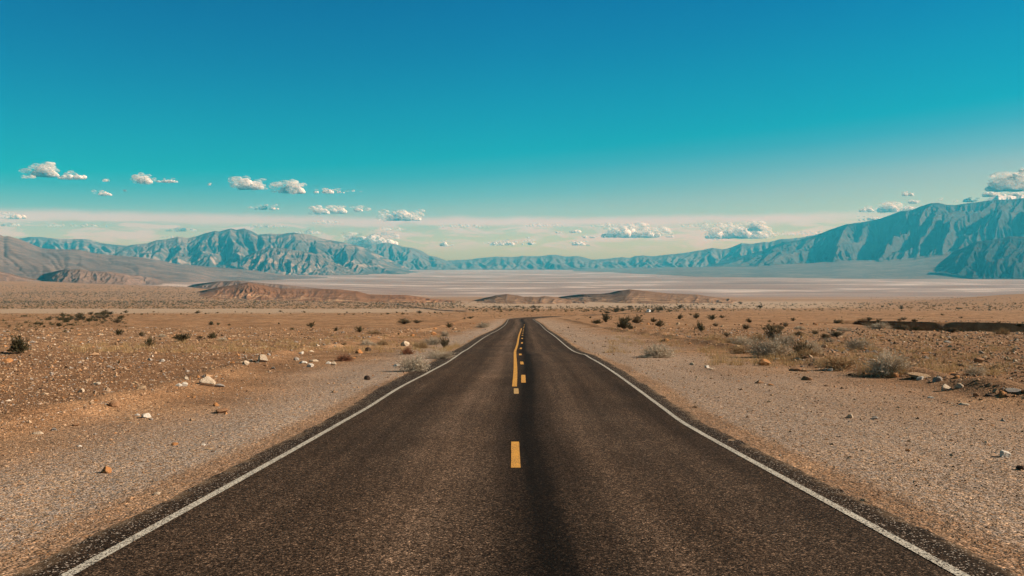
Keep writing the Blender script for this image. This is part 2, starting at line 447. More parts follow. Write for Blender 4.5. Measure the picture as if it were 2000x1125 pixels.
# ------------------------------------------------------------------ road
def build_road():
    ys = [-8.0]
    while ys[-1] < 760: ys.append(ys[-1] + max(0.22, abs(ys[-1]) * 0.006))
    ys = np.array(ys); yc = np.maximum(ys, 0)
    xl, xr = left_line(yc), right_line(yc)
    el = xl - (0.42 + 0.30 * sstep(14, 30, ys) * (1 - sstep(120, 200, ys)) + 0.10 * fbm(ys * .55, ys * 0, 4, 51) + 0.05 * noise2(ys * 3.1, ys * 0, 52))
    er = xr + (0.42 + 0.10 * sstep(20, 50, ys) + 0.10 * fbm(ys * .5, ys * 0 + 5, 4, 53) + 0.05 * noise2(ys * 3.3, ys * 0 + 5, 54))
    mid = (xl + xr) / 2
    fr = np.concatenate([[0.0], [0, .012, .025, .045, .08], np.linspace(.13, .87, 13), [.92, .955, .975, .988, 1], [1.0]])
    X = el[:, None] + (er - el)[:, None] * fr[None]
    Y = np.repeat(ys[:, None], len(fr), 1)
    Z = np.repeat(profile(ys)[:, None], len(fr), 1)
    crown = 0.0
    Z[:, 0] -= 0.16; Z[:, -1] -= 0.16
    X[:, 0] -= 0.05; X[:, -1] += 0.05
    Z[:, 1] -= 0.005; Z[:, -2] -= 0.005
    U = (X - mid[:, None]) * (3.3 / ((xr - xl)[:, None] / 2))
    d = np.minimum(X - el[:, None], er[:, None] - X)
    dust = 1 - sstep(0.0, 0.16, d + 0.10 * fbm(Y * .9, X * 2.0, 3, 57))
    uv = np.stack([U, Y], -1).reshape(-1, 2)
    me = raw_mesh('road', np.stack([X, Y, Z], -1).reshape(-1, 3), grid_faces(len(ys), len(fr)), m_road(), False, {'dust': dust}, uv)
    road = tag(link('road', me), 'two lane asphalt road running straight down the slope and bending right', 'road', kind='structure')
    white = m_paint('white_road_paint', (0.58, 0.54, 0.47), 0.50)
    yellow = m_paint('yellow_road_paint', (0.66, 0.33, 0.055), 0.34)
    faded = m_paint('faded_yellow_paint', (0.52, 0.33, 0.13), 0.30)
    def strip(name, y0, y1, off, w, mat):
        n = max(2, int((y1 - y0) / 0.25) + 1) if y1 < 300 else 900
        y = np.linspace(y0, y1, n); c = off(np.maximum(y, 0)); z = profile(y) + 0.006
        # ragged brush edge
        a = c - w / 2 + 0.006 * noise2(y * 5, y * 0, 61); b = c + w / 2 + 0.006 * noise2(y * 5, y * 0 + 7, 62)
        V = np.stack([np.stack([a, y, z], -1), np.stack([b, y, z], -1)], 1).reshape(-1, 3)
        return link(name, raw_mesh(name, V, grid_faces(n, 2), mat), road)
    strip('edge_line', -8, 640, left_line, 0.098, white)
    strip('edge_line', -8, 640, right_line, 0.098, white)
    # painted centre marks follow where they are painted, slightly off the true middle
    cx = pchip([0, 12, 22, 30, 45, 60, 80, 120, 160, 400], [0.04, 0.05, 0.17, 0.26, 0.30, 0.55, 0.85, 1.55, 2.2, 2.4])
    strip('centre_line', 22.9, 122, lambda y: cx(y) - 0.11 - 0.02 * sstep(22, 30, y), 0.14, yellow)
    strip('lane_dash', 10.35, 12.75, lambda y: y * 0 + 0.05, 0.125, yellow)
    d2 = strip('lane_dash', 20.9, 22.35, lambda y: y * 0 + 0.115, 0.13, faded); d2['label'] = 'faded yellow dash patched across the middle'
    s = [(24.1, 27.0), (33.0, 35.2), (41.5, 43.4), (51.0, 53.4), (60, 62.4), (69, 71.4), (78, 80.4), (87, 89.4), (96, 98.4), (105, 107.4), (114, 116.5), (124, 128), (134, 138), (146, 150)]
    for a, b in s:
        strip('lane_dash', a, b, lambda y: cx(y) + 0.15 + 0.05 * sstep(40, 60, y), 0.14, yellow)
build_road()

# ------------------------------------------------------------------ mountains, hills, fans
def erode(Z, dx, dy, hold, it=14, k=0.5, m=0.45, thr=0.9):
    """running water cuts valleys into the block: each cell drains to its lowest neighbour, bigger streams cut deeper"""
    nr, nc = Z.shape; n = nr * nc
    idx = np.arange(n).reshape(nr, nc); hf = hold.ravel()
    offs = [(-1, 0), (1, 0), (0, -1), (0, 1), (-1, -1), (-1, 1), (1, -1), (1, 1)]
    for q in range(it):
        pad = np.pad(Z, 1, mode='edge'); ip = np.pad(idx, 1, mode='edge')
        best = np.zeros_like(Z); rec = idx.copy(); dist = np.ones_like(Z)
        for a, b in offs:
            L = math.hypot(a * dy, b * dx)
            s = (Z - pad[1 + a:1 + a + nr, 1 + b:1 + b + nc]) / L
            u = s > best
            best = np.where(u, s, best); rec = np.where(u, ip[1 + a:1 + a + nr, 1 + b:1 + b + nc], rec); dist = np.where(u, L, dist)
        order = np.argsort(-Z.ravel(), kind='stable'); r = rec.ravel().tolist(); A = [1.0] * n
        ol = order.tolist()
        for i in ol:
            j = r[i]
            if j != i: A[j] += A[i]
        A = np.array(A)
        Fk = (k * A ** m / (dist.ravel() / dx)).tolist(); z = Z.ravel().tolist(); hl = hf.tolist()
        for i in reversed(ol):
            j = r[i]
            if j != i and not hl[i]:
                z[i] = (z[i] + Fk[i] * z[j]) / (1 + Fk[i])
        Z = np.array(z).reshape(nr, nc)
    return Z

def relief(name, sky, base, mat, label, cat, step=2.0, nv=70, spur=60.0, gain=0.8, tilt=0.3, seed=0, detail=0.06, back=0.6, pw=1.0, jag=0.0, under=25.0, rough=0.10, it=12, k=0.25, rel=False):
    """A range as a height field between its foot (base) and its crest (sky): lists of (px, py, distance)."""
    sky = np.array(sky, float)
    px = np.arange(sky[0, 0], sky[-1, 0] + step * .5, step)
    sy = np.interp(px, sky[:, 0], sky[:, 1]); sd = np.interp(px, sky[:, 0], sky[:, 2])
    sy = sy + jag * fbm(px / 9.0, px * 0, 4, seed + 70)
    base = np.array(base, float)
    by = np.interp(px, base[:, 0], base[:, 1])
    if rel:                                                     # the foot stands on the ground
        foot = at(px, by); kk = np.hanning(43); kk /= kk.sum()
        for c in (0, 1): foot[:, c] = np.convolve(np.pad(foot[:, c], 21, mode='reflect', reflect_type='odd'), kk, mode='valid')
        foot[:, 2] = height(foot[:, 0], foot[:, 1]) - 1.0
        ridge = far_pt(px, sy, sd if rel == 'foot' else foot[:, 1] + sd)
    else:
        foot = far_pt(px, by, np.interp(px, base[:, 0], base[:, 2])); ridge = far_pt(px, sy, sd)
    if not rel: ridge[:, 2] = np.maximum(ridge[:, 2], foot[:, 2])
    nb = nv // 3
    v = np.concatenate([np.linspace(0, 1, nv), 1 + np.linspace(0, back, nb + 1)[1:]])
    vf = np.clip(v, 0, 1)[:, None]; vb = np.clip((v - 1) / back, 0, 1)[:, None]
    P = foot[None] * (1 - v[:, None, None]) + ridge[None] * v[:, None, None]
    H = (ridge[:, 2] - foot[:, 2])[None]
    uu = px[None] / spur + tilt * vf + 0.35 * fbm(px[None] / spur * .8, vf * 1.5, 2, seed + 3)
    S = ridged(uu, vf * 0.5, 3, seed, 0.5) * 2 - 1.05
    f = vf ** (pw * np.exp(-gain * S)) + rough * fbm(uu * 2.2, vf * 2.5, 4, seed + 9) * np.sin(np.pi * np.clip(vf, 0, 1) ** .8)
    Z = foot[None, :, 2] + H * f
    run = np.linalg.norm(ridge[:, :2] - foot[:, :2], axis=1)[None]
    Z = np.where(vb > 0, ridge[None, :, 2] - vb ** 1.2 * (1.06 * np.maximum(H, 0) + back * run * 0.10), Z)
    hold = np.zeros(Z.shape, bool); hold[0] = True; hold[nv - 1] = True; hold[-1] = True
    dx = abs(np.mean(np.diff(ridge[:, 0]))); dy = np.mean(np.linalg.norm(ridge[:, :2] - foot[:, :2], axis=1)) / (nv - 1)
    if it: 
        Z = erode(Z, dx, dy, hold, it, k)
        Zs = Z.copy()
        Zs[1:-1, 1:-1] = Z[1:-1, 1:-1] * .6 + .1 * (Z[:-2, 1:-1] + Z[2:, 1:-1] + Z[1:-1, :-2] + Z[1:-1, 2:])
        Z = np.where(hold, Z, Zs)
    Z = Z + H * detail * 0.3 * fbm(P[..., 0] / (dx * 7), P[..., 1] / (dx * 7), 3, seed + 20) * np.sin(np.pi * vf)
    P[..., 2] = Z
    first = P[:1].copy(); first[0, :, 1] -= under * 2; first[0, :, 2] -= under
    P = np.concatenate([first, P]); rise = np.repeat(np.concatenate([[[0.0]], vf]), len(px), 1)
    me = raw_mesh(name, P.reshape(-1, 3), grid_faces(len(v) + 1, len(px)), mat, True, {'rise': rise})
    return tag(link(name, me), label, cat, kind='structure')

def sk(pts, d): return [(x, y, d) if np.isscalar(d) else (x, y, np.interp(x, d[0], d[1])) for x, y in pts]

M_blue = m_mountain('hazy_rock', (0.09, 0.085, 0.08), (0.13, 0.12, 0.11), (0.22, 0.19, 0.17), 1 / 1500., 60)
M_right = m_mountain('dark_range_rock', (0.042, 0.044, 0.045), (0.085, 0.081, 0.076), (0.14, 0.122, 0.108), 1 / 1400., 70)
M_dark = m_mountain('painted_shade_rock', (0.020, 0.021, 0.022), (0.034, 0.034, 0.034), (0.08, 0.068, 0.06), 1 / 1100., 60)  # near-black base colour paints in the shade over this mountain's face
M_left = m_mountain('banded_rock', (0.060, 0.058, 0.056), (0.105, 0.095, 0.086), (0.36, 0.285, 0.225), 1 / 1700., 60, low=[(0.0, 1), (0.40, 1), (0.55, 0.45), (0.85, 0.4), (1, 0.8)])
M_foot = m_mountain('foothill_rock', (0.085, 0.07, 0.062), (0.14, 0.115, 0.095), (0.40, 0.31, 0.245), 1 / 700., 40, low=[(0, 1), (0.3, 0.7), (1, 0.35)])
M_fan = m_mountain('fan_gravel', (0.12, 0.105, 0.095), (0.17, 0.145, 0.125), (0.28, 0.225, 0.19), 1 / 900., 12)
M_fan_l = m_mountain('dark_fan_gravel', (0.12, 0.09, 0.08), (0.18, 0.13, 0.11), (0.33, 0.245, 0.195), 1 / 800., 25)
M_brown = m_mountain('brown_badland', (0.165, 0.11, 0.085), (0.22, 0.145, 0.11), (0.33, 0.22, 0.16), 1 / 260., 14)
M_orange = m_mountain('orange_badland', (0.20, 0.10, 0.053), (0.27, 0.138, 0.074), (0.50, 0.32, 0.19), 1 / 170., 7, low=[(0, 1), (0.25, 0.9), (0.45, 0.1), (1, 0.0)])
M_tanhill = m_mountain('tan_badland', (0.17, 0.10, 0.064), (0.24, 0.145, 0.09), (0.40, 0.26, 0.16), 1 / 150., 9, low=[(0, 1), (0.4, 0.8), (0.8, 0.2), (1, 0.1)])
M_snow = m_mountain('snow', (0.72, 0.72, 0.72), (0.82, 0.82, 0.82), (0.3, 0.26, 0.22), 1 / 500., 20)

relief('mountain_range', sk([(840, 513), (885, 508), (915, 507), (945, 503), (970, 501), (985, 501.5), (1000, 502), (1020, 500), (1040, 500.5), (1060, 500), (1075, 497.5), (1090, 498), (1105, 501), (1130, 500), (1142, 503), (1156, 507), (1180, 506), (1215, 502), (1240, 505), (1290, 510), (1340, 518)], 30500),
       sk([(840, 527.3), (1340, 527.3)], 25300), M_blue, 'faint blue mountain ridge closing the far end of the valley', 'mountain range', 2, 50, 40, 0.3, 0.2, 3, jag=0.8, rough=0.3)
relief('mountain_range', sk([(1135, 512), (1175, 507), (1215, 504), (1232, 503.5), (1240, 500), (1255, 499), (1275, 500.5), (1300, 497.7), (1336, 494), (1372, 488), (1392, 484), (1412, 487), (1426, 484), (1448, 475), (1469, 476), (1491, 472.5), (1503, 473), (1523, 467), (1545, 466), (1566, 463.5), (1584, 460), (1595, 458), (1640, 446), (1700, 440)], 29500),
       sk([(1135, 527.3), (1300, 527.3), (1700, 527.3)], 25200), M_blue, 'pale blue range rising towards the right behind the dark range', 'mountain range', 2, 60, 60, 0.4, 0.4, 5, jag=1.0, rough=0.3)
relief('mountain_peak', sk([(1925, 391), (1934, 386.5), (1941, 384), (1949, 381), (1960, 382.5), (1973, 381.5), (1985, 384), (2000, 379), (2030, 374), (2070, 372)], 25500),
       sk([(1925, 402), (2070, 398)], 24000), M_snow, 'small snow covered summit just behind the right mountain crest', 'mountain', 1.5, 30, 14, 0.9, 0.3, 8)
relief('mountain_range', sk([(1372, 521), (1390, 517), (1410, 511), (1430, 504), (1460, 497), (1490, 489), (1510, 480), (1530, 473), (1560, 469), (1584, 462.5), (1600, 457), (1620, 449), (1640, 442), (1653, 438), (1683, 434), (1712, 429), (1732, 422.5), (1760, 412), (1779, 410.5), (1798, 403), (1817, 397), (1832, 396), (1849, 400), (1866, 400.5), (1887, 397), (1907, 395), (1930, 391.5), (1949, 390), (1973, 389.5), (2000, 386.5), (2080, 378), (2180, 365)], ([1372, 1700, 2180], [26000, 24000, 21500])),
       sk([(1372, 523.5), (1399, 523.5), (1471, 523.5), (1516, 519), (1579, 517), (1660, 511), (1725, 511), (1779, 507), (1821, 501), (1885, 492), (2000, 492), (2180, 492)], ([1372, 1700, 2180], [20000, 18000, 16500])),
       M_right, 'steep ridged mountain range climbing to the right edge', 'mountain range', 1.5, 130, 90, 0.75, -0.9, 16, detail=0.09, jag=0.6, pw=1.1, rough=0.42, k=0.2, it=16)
relief('alluvial_fan', sk([(1120, 525.5), (1200, 524), (1300, 522), (1372, 521.5), (1471, 521), (1516, 516.5), (1579, 514.5), (1640, 509), (1725, 508.5), (1779, 504), (1821, 497), (1885, 486), (1940, 486), (2180, 486)], ([1120, 1372, 1700, 2180], [27000, 20400, 18400, 16900])),
       sk([(1120, 529), (1155, 530), (1250, 534.5), (1360, 540), (1640, 544), (2180, 546)], ([1120, 1155, 1250, 1360, 1640, 2180], [22500, 21700, 18000, 15000, 13400, 12700])),
       M_fan, 'pale gravel fan spreading from the right range onto the valley floor', 'gravel fan', 4, 40, 200, 0.06, 0.3, 21, detail=0.012, pw=1.3, under=12, rough=0.015, k=0.03, it=6)
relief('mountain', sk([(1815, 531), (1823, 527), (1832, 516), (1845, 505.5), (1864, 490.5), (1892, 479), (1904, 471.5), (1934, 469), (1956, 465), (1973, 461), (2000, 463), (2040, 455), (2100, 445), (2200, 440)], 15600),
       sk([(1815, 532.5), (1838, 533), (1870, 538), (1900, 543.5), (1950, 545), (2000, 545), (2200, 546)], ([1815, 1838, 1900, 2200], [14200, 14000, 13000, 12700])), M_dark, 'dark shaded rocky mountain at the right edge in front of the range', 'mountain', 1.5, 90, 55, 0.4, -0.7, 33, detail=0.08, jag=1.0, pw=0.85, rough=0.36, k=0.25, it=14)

relief('mountain_range', sk([(30, 468), (40, 465), (59, 462.6), (81, 463), (108, 466), (162, 467), (176, 468), (198, 475), (216, 477), (248, 480), (275, 484), (310, 490)], 26000),
       sk([(30, 500), (310, 504)], 22000), M_left, 'low blue ridge with pale slopes at the far left skyline', 'mountain range', 2, 50, 60, 0.5, 0.3, 41, jag=0.5, pw=0.9)
relief('mountain_range', sk([(640, 500), (664, 490), (682, 482), (703, 479), (725, 475.6), (736, 477.4), (750, 474), (770, 476.5), (788, 482), (806, 484), (824, 490), (838, 499), (853, 502), (869, 508), (887, 516), (905, 522), (930, 526.5)], 29000),
       sk([(640, 527.3), (930, 527.3)], 25200), M_blue, 'pale blue eastern shoulder of the left mountain', 'mountain range', 1.5, 60, 60, 0.4, -0.5, 45, jag=0.8, rough=0.3)
relief('mountain', sk([(225, 484), (248, 480), (266, 477), (288, 475), (306, 469), (324, 467.5), (347, 462), (367, 465), (385, 461), (399, 456), (419, 451), (428, 452), (450, 446), (462, 448.6), (477, 446), (491, 451), (504, 458.5), (529, 456), (540, 457.6), (574, 454), (588, 456.7), (606, 458.5), (635, 467.5), (664, 472), (682, 475.6), (700, 479), (730, 492), (760, 507), (800, 524)], 23000),
       sk([(225, 520), (360, 530), (500, 536), (620, 536), (800, 536)], 17500), M_left, 'broad blue grey mountain with pale tan bands left of the valley', 'mountain', 1.5, 110, 80, 0.18, -0.4, 52, detail=0.08, jag=0.7, pw=1.25, rough=0.34, k=0.11, it=12)
relief('hills', sk([(470, 505), (493, 494), (512, 487), (530, 484), (552, 484), (575, 489), (600, 492), (622, 497), (645, 510), (670, 521), (700, 531), (720, 534)], 18300),
       sk([(470, 537), (560, 537.5), (640, 537.5), (720, 537.5)], 16500), M_foot, 'rugged brown foothills in front of the left mountain', 'hills', 1.2, 70, 40, 0.2, -0.7, 61, detail=0.12, jag=1.2, rough=0.5, it=14, k=0.12)
relief('hills', sk([(690, 512), (698, 512), (716, 517), (734, 520), (761, 524), (797, 529.5), (830, 532)], 20500),
       sk([(690, 533.5), (830, 533.5)], 19200), M_right, 'low dark blue spur at the foot of the left mountain', 'hills', 1.5, 40, 30, 0.5, -0.5, 66)
relief('alluvial_fan', sk([(-160, 440), (-60, 452), (0, 458.5), (7, 462), (16, 461), (23, 463), (41, 468), (54, 473), (67, 479), (81, 484.6), (108, 487), (149, 487), (162, 489), (180, 493.6), (216, 498), (270, 502), (306, 507), (342, 515), (412, 521), (466, 525), (520, 532), (560, 537), (640, 541)], ([-160, 640], [11000, 14500])),
       sk([(-160, 541), (0, 544), (200, 550), (340, 552), (480, 549), (640, 543)], ([-160, 0, 200, 340, 480, 640], [6200, 6200, 6600, 8200, 10800, 13600])), M_fan_l, 'long grey gravel slope coming down from the left edge', 'slope', 2.5, 90, 110, 0.12, 0.6, 71, detail=0.035, jag=0.6, pw=1.15, rough=0.05, k=0.05, it=8, rel='foot')
relief('hills', sk([(78, 541), (85, 535), (108, 530), (126, 526), (158, 526), (180, 529.6), (216, 531), (252, 537), (288, 540), (319, 548), (350, 551), (372, 556)], 1100),
       sk([(78, 549), (150, 553), (240, 556), (372, 558.5)], 1100), M_brown, 'furrowed brown badland hills on the left plain', 'hills', 1.0, 60, 30, 0.3, -0.7, 81, detail=0.10, jag=0.6, pw=1.05, rel=True, rough=0.28, it=10, k=0.2)
relief('hill', sk([(-120, 520), (-40, 526), (0, 530.5), (18, 534), (36, 539.5), (55, 543), (80, 548.5)], 400),
       sk([(-120, 548), (0, 549), (80, 550)], 1), M_brown, 'small reddish hill cut off by the left edge', 'hill', 1.0, 40, 16, 0.5, -0.4, 84, jag=0.4, pw=0.9, rel=True)
relief('hills', sk([(366, 559), (376, 556), (400, 552.5), (421, 550), (466, 547.6), (502, 552), (547, 555), (592, 560), (640, 565), (680, 570)], 900),
       sk([(366, 562), (450, 568), (560, 573), (680, 577)], 1), M_brown, 'muted brown hills just behind the orange badlands', 'hills', 1.0, 50, 15, 0.6, -0.6, 87, detail=0.08, jag=0.5, pw=0.95, rel=True)
relief('hills', sk([(345, 579), (354, 577), (394, 568), (421, 562), (457, 556.6), (484, 552), (502, 555), (524, 559), (547, 563), (592, 564), (628, 564), (664, 565), (698, 569), (721, 575), (752, 575.5), (795, 576), (815, 579), (842, 583), (880, 586), (920, 589.5)], 800),
       sk([(345, 580), (400, 583), (480, 585.5), (560, 588), (700, 591), (920, 593)], 1), M_orange, 'bright orange eroded badland ridge left of the road', 'hills', 0.8, 80, 34, 0.25, -0.5, 91, detail=0.10, jag=0.3, pw=1.05, rel=True, rough=0.28, it=10, k=0.2)
relief('hills', sk([(915, 589), (932, 585), (950, 581), (968, 577), (989, 574), (1009, 577), (1024, 579.5), (1036, 579), (1050, 580), (1065, 578), (1081, 580), (1099, 583), (1126, 587), (1150, 590)], 650),
       sk([(915, 592), (1040, 594), (1150, 594)], 1), M_tanhill, 'pair of low tan badland knolls beyond the end of the road', 'hills', 0.7, 60, 26, 0.4, -0.4, 95, detail=0.10, jag=0.3, pw=1.05, rel=True, rough=0.28, it=10, k=0.2)
relief('hills', sk([(1080, 584), (1097, 579), (1130, 575), (1171, 574), (1190, 572), (1207, 568), (1230, 565), (1248, 566.7), (1270, 569), (1306, 573), (1335, 574), (1360, 575), (1387, 579), (1436, 586), (1450, 589)], 800),
       sk([(1080, 587), (1150, 590), (1230, 593), (1450, 593)], 1), M_tanhill, 'dark brown gullied badland ridge right of the road', 'hills', 0.7, 70, 26, 0.4, -0.5, 99, detail=0.12, jag=0.4, pw=1.05, rel=True, rough=0.28, it=10, k=0.2)

# ------------------------------------------------------------------ stones
def ico(sub):
    bm = bmesh.new(); bmesh.ops.create_icosphere(bm, subdivisions=sub, radius=1.0)
    V = np.array([v.co[:] for v in bm.verts]); Fc = np.array([[v.index for v in f.verts] for f in bm.faces]); bm.free()
    return V, Fc
ICO1, ICO1F = ico(1); ICO2, ICO2F = ico(2); ICO3, ICO3F = ico(3)

def rock_mesh(seed, mat, flat=0.62):
    """angular boulder: an icosphere cut by random planes, one unit wide, resting on z = 0"""
    r = np.random.default_rng(seed)
    V = ICO3.copy()
    N = r.normal(size=(11, 3)); N /= np.linalg.norm(N, axis=1)[:, None]
    D = r.uniform(0.45, 0.82, 11)
    for n, d in zip(N, D):
        k = V @ n; V = V - np.maximum(k - d, 0)[:, None] * n
    V += 0.03 * np.stack([noise2(V[:, 0] * 3 + i, V[:, 1] * 3 + V[:, 2] * 2, seed + i) for i in range(3)], -1)
    V *= np.array([1, r.uniform(0.7, 1.0), flat * r.uniform(.85, 1.15)])
    V[:, :2] /= (V[:, 0].max() - V[:, 0].min())
    V[:, 2] /= (V[:, 0].max() - V[:, 0].min()) * 2
    V[:, 2] -= V[:, 2].min(); V[:, 2] -= 0.26 * V[:, 2].max()
    return raw_mesh('rock', V, ICO3F, mat, False)

ROCK = {
 'cream': m_rock('cream_rock', (0.62, 0.52, 0.41), (0.50, 0.39, 0.28), 2.5, (0.34, 0.24, 0.16)),
 'white': m_rock('white_rock', (0.70, 0.66, 0.60), (0.60, 0.54, 0.47), 2.5, (0.42, 0.35, 0.28)),
 'grey': m_rock('grey_rock', (0.30, 0.27, 0.25), (0.38, 0.34, 0.30), 3.0),
 'orange': m_rock('orange_rock', (0.46, 0.20, 0.075), (0.52, 0.27, 0.12), 3.0),
 'brown': m_rock('brown_rock', (0.29, 0.155, 0.085), (0.36, 0.21, 0.12), 3.0),
 'dark': m_rock('dark_rock', (0.075, 0.05, 0.04), (0.12, 0.08, 0.06), 3.0),
 'tan': m_rock('tan_rock', (0.44, 0.29, 0.175), (0.51, 0.36, 0.23), 3.0),
}
RM = {c: [rock_mesh(100 + 17 * i + 7 * k, m, f) for k, f in enumerate((0.75, 0.6, 0.9, 0.32))] for i, (c, m) in enumerate(ROCK.items())}

def put_rock(px, py, w, c, label, group, var=None, P=None, hscale=1.0):
    p = at(px, py)[0] if P is None else P
    dist = p[1]
    W = w * dist / F if P is None else w
    o = link('rock', random.choice(RM[c][:3]) if var is None else RM[c][var])
    o.location = (p[0], p[1] + W * 0.3, float(height(p[0], p[1] + W * 0.3)) - 0.0)
    o.scale = (W * 0.98, W * 0.98, W * 1.1 * hscale)
    o.rotation_euler = (0, 0, random.uniform(-0.5, 0.5) + random.choice((0, math.pi)))
    tag(o, label, 'rock', group)
    return o

GL, GRR = 'rocks lying left of the road', 'rocks lying right of the road'
for a in [
 (510, 707, 27, 'cream', 'big cream boulder with a shaded face, largest on the left', 2),
 (402, 754, 32, 'cream', 'wide pale boulder half sunk in the left berm', 0),
 (425, 756, 24, 'grey', 'low grey rock touching the wide pale boulder', 3),
 (347, 754, 13, 'white', 'small white stone left of the wide pale boulder', 1),
 (359, 755, 14, 'white', 'whiter of two stones beside the wide pale boulder', 0),
 (428, 807, 32, 'brown', 'flat brown slab lying on the left gravel', 3),
 (420, 793, 13, 'orange', 'reddish stone just above the flat brown slab', 0),
 (205, 924, 25, 'orange', 'orange brown rock alone on the near left gravel', 0),
 (316, 707, 12, 'white', 'small white rock on the dark soil left of the big cream boulder', 2),
 (588, 692, 11, 'white', 'small upright white rock beyond the big cream boulder', 2),
 (716, 742, 13, 'dark', 'black pointed rock on the left shoulder', 2),
 (577, 704, 13, 'grey', 'grey stone at the start of the pale rock cluster', 0),
 (589, 710, 20, 'white', 'long pale stone in the rock cluster on the left', 3),
 (605, 717, 13, 'white', 'round white stone nearest the road in the pale cluster', 0),
 (612, 706, 20, 'cream', 'flat cream stone at the back of the pale cluster', 3),
 (640, 711, 13, 'white', 'white stone right of the pale cluster', 1),
 (651, 713, 12, 'cream', 'cream stone next to the reddish twig bush', 0),
 (773, 715, 16, 'white', 'thin white slab behind the grey dome bush', 3),
 (12, 708, 17, 'orange', 'orange rock at the left edge under the dark bush', 1),
 (262, 750, 11, 'tan', 'pinkish tan stone on the dark soil', 0),
 (103, 841, 12, 'grey', 'grey stone on the near left gravel', 2),
 (283, 816, 17, 'white', 'white stone brightest on the left gravel', 0),
 (266, 812, 10, 'white', 'small white chip beside the brightest white stone', 1),
 (252, 820, 13, 'tan', 'tan stone just left of the brightest white stone', 1),
 (294, 820, 9, 'grey', 'small grey stone just right of the brightest white stone', 1),
 (154, 873, 9, 'white', 'small white pebble on open left gravel', 1),
 (340, 870, 13, 'orange', 'rusty stone on the gravel between slab and road', 1),
 (306, 967, 14, 'cream', 'cream stone closest to the road on the left', 1),
 (72, 848, 24, 'cream', 'flat pale slab near the left edge', 3),
 (145, 832, 17, 'brown', 'dark brown stone near the left edge', 3),
 (790, 676, 18, 'cream', 'pinkish white rock behind the rosy tumbleweed', 0),
 (700, 690, 16, 'orange', 'orange rock among the rubble beside the road', 0),
 (718, 686, 12, 'dark', 'dark rock among the rubble beside the road', 2),
 (688, 700, 13, 'orange', 'rusty rock in front of the roadside rubble', 3),
 (845, 654, 12, 'orange', 'orange rock behind the white grey brush', 2),
 (887, 644, 10, 'tan', 'tan rock on the left bank near the crest', 0),
 (405, 878, 16, 'tan', 'thin tan chip on the left shoulder gravel', 3),
 (395, 870, 10, 'white', 'white chip near the left shoulder gravel', 1),
]:
    put_rock(a[0], a[1], a[2], a[3], a[4], GL, a[5])
for a in [
 (1493, 714, 24, 'orange', 'orange boulder with a black shadow side on the right shoulder', 2),
 (1556, 725, 24, 'brown', 'dark red brown rock on the right berm', 3),
 (1571, 726, 13, 'tan', 'tan stone against the dark red brown rock', 0),
 (1750, 737, 20, 'orange', 'round orange rock under the big tan bush', 1),
 (1802, 738, 44, 'tan', 'large smooth tan boulder right of the big tan bush', 3),
 (1800, 742, 14, 'white', 'bright white stone leaning on the large tan boulder', 2),
 (1836, 745, 22, 'grey', 'slate grey rock right of the large tan boulder', 0),
 (1966, 894, 25, 'white', 'whitish block alone near the right edge', 0),
 (1998, 918, 22, 'dark', 'black rock cut off by the right edge', 1),
 (1475, 691, 12, 'tan', 'tan rock in front of the pale grey brush', 2),
 (1458, 690, 12, 'cream', 'cream rock left of the pale grey brush', 1),
 (1662, 817, 15, 'cream', 'cream stone on the open right gravel', 0),
 (1710, 819, 16, 'grey', 'grey stone right of the cream one on open gravel', 1),
 (1962, 772, 16, 'orange', 'orange block in the rubble at the right edge', 2),
 (1984, 768, 30, 'grey', 'dark grey wedge rock in the rubble at the right edge', 3),
 (1946, 765, 14, 'tan', 'tan rock in the rubble at the right edge', 2),
 (1972, 775, 20, 'brown', 'brown flat rock in front of the edge rubble', 3),
 (1936, 774, 16, 'dark', 'black flat rock in front of the edge rubble', 3),
 (1577, 743, 22, 'brown', 'brown wedge rock below the right berm', 1),
 (1508, 753, 15, 'orange', 'orange flake on the graded right shoulder', 3),
 (1886, 792, 20, 'cream', 'pale curved stone on the right gravel', 3),
 (1821, 778, 14, 'white', 'pale flat stone below the slate grey rock', 3),
 (1302, 667, 11, 'orange', 'small vivid orange rock on the right flat', 2),
 (1296, 667, 9, 'dark', 'black stone touching the vivid orange rock', 0),
 (1352, 713, 10, 'cream', 'pinkish upright rock right of the roadside grey bush', 2),
 (1381, 719, 11, 'white', 'white stone on the right berm near the grey bush', 0),
 (1388, 722, 9, 'cream', 'cream stone next to the white stone on the berm', 1),
 (1613, 724, 12, 'white', 'white stone in the pebbles under the tan brush', 1),
 (1624, 725, 11, 'white', 'second white stone in the pebbles under the tan brush', 0),
 (1664, 733, 16, 'dark', 'black flat rock left of the big tan bush', 3),
 (1520, 703, 10, 'cream', 'cream chip above the orange boulder', 1),
 (1560, 702, 16, 'cream', 'cream rock at the foot of the yellowish brush', 3),
 (1630, 648, 10, 'brown', 'brown rock on the stony flat short of the gully', 2),
 (1722, 657, 16, 'orange', 'orange flat rock on the stony flat short of the gully', 3),
 (1788, 668, 16, 'dark', 'black flat rock on the stony right flat', 3),
 (1853, 669, 14, 'white', 'white flat rock on the stony right flat', 3),
 (1876, 715, 18, 'dark', 'dark low rock in the middle of the right flat', 3),
 (1812, 692, 18, 'orange', 'rusty slab on the right flat', 3),
 (1981, 692, 9, 'white', 'small white stone near the right edge of the flat', 1),
 (1917, 709, 20, 'brown', 'brown upright rock near the sparse grey bush', 2),
 (1411, 638, 8, 'tan', 'tan rock in the low stone bank on the right', 0),
 (1430, 862, 15, 'tan', 'tan chip near the right edge of the asphalt', 3),
 (1690, 980, 14, 'tan', 'tan pebble on the near right shoulder', 1),
]:
    put_rock(a[0], a[1], a[2], a[3], a[4], GRR, a[5])

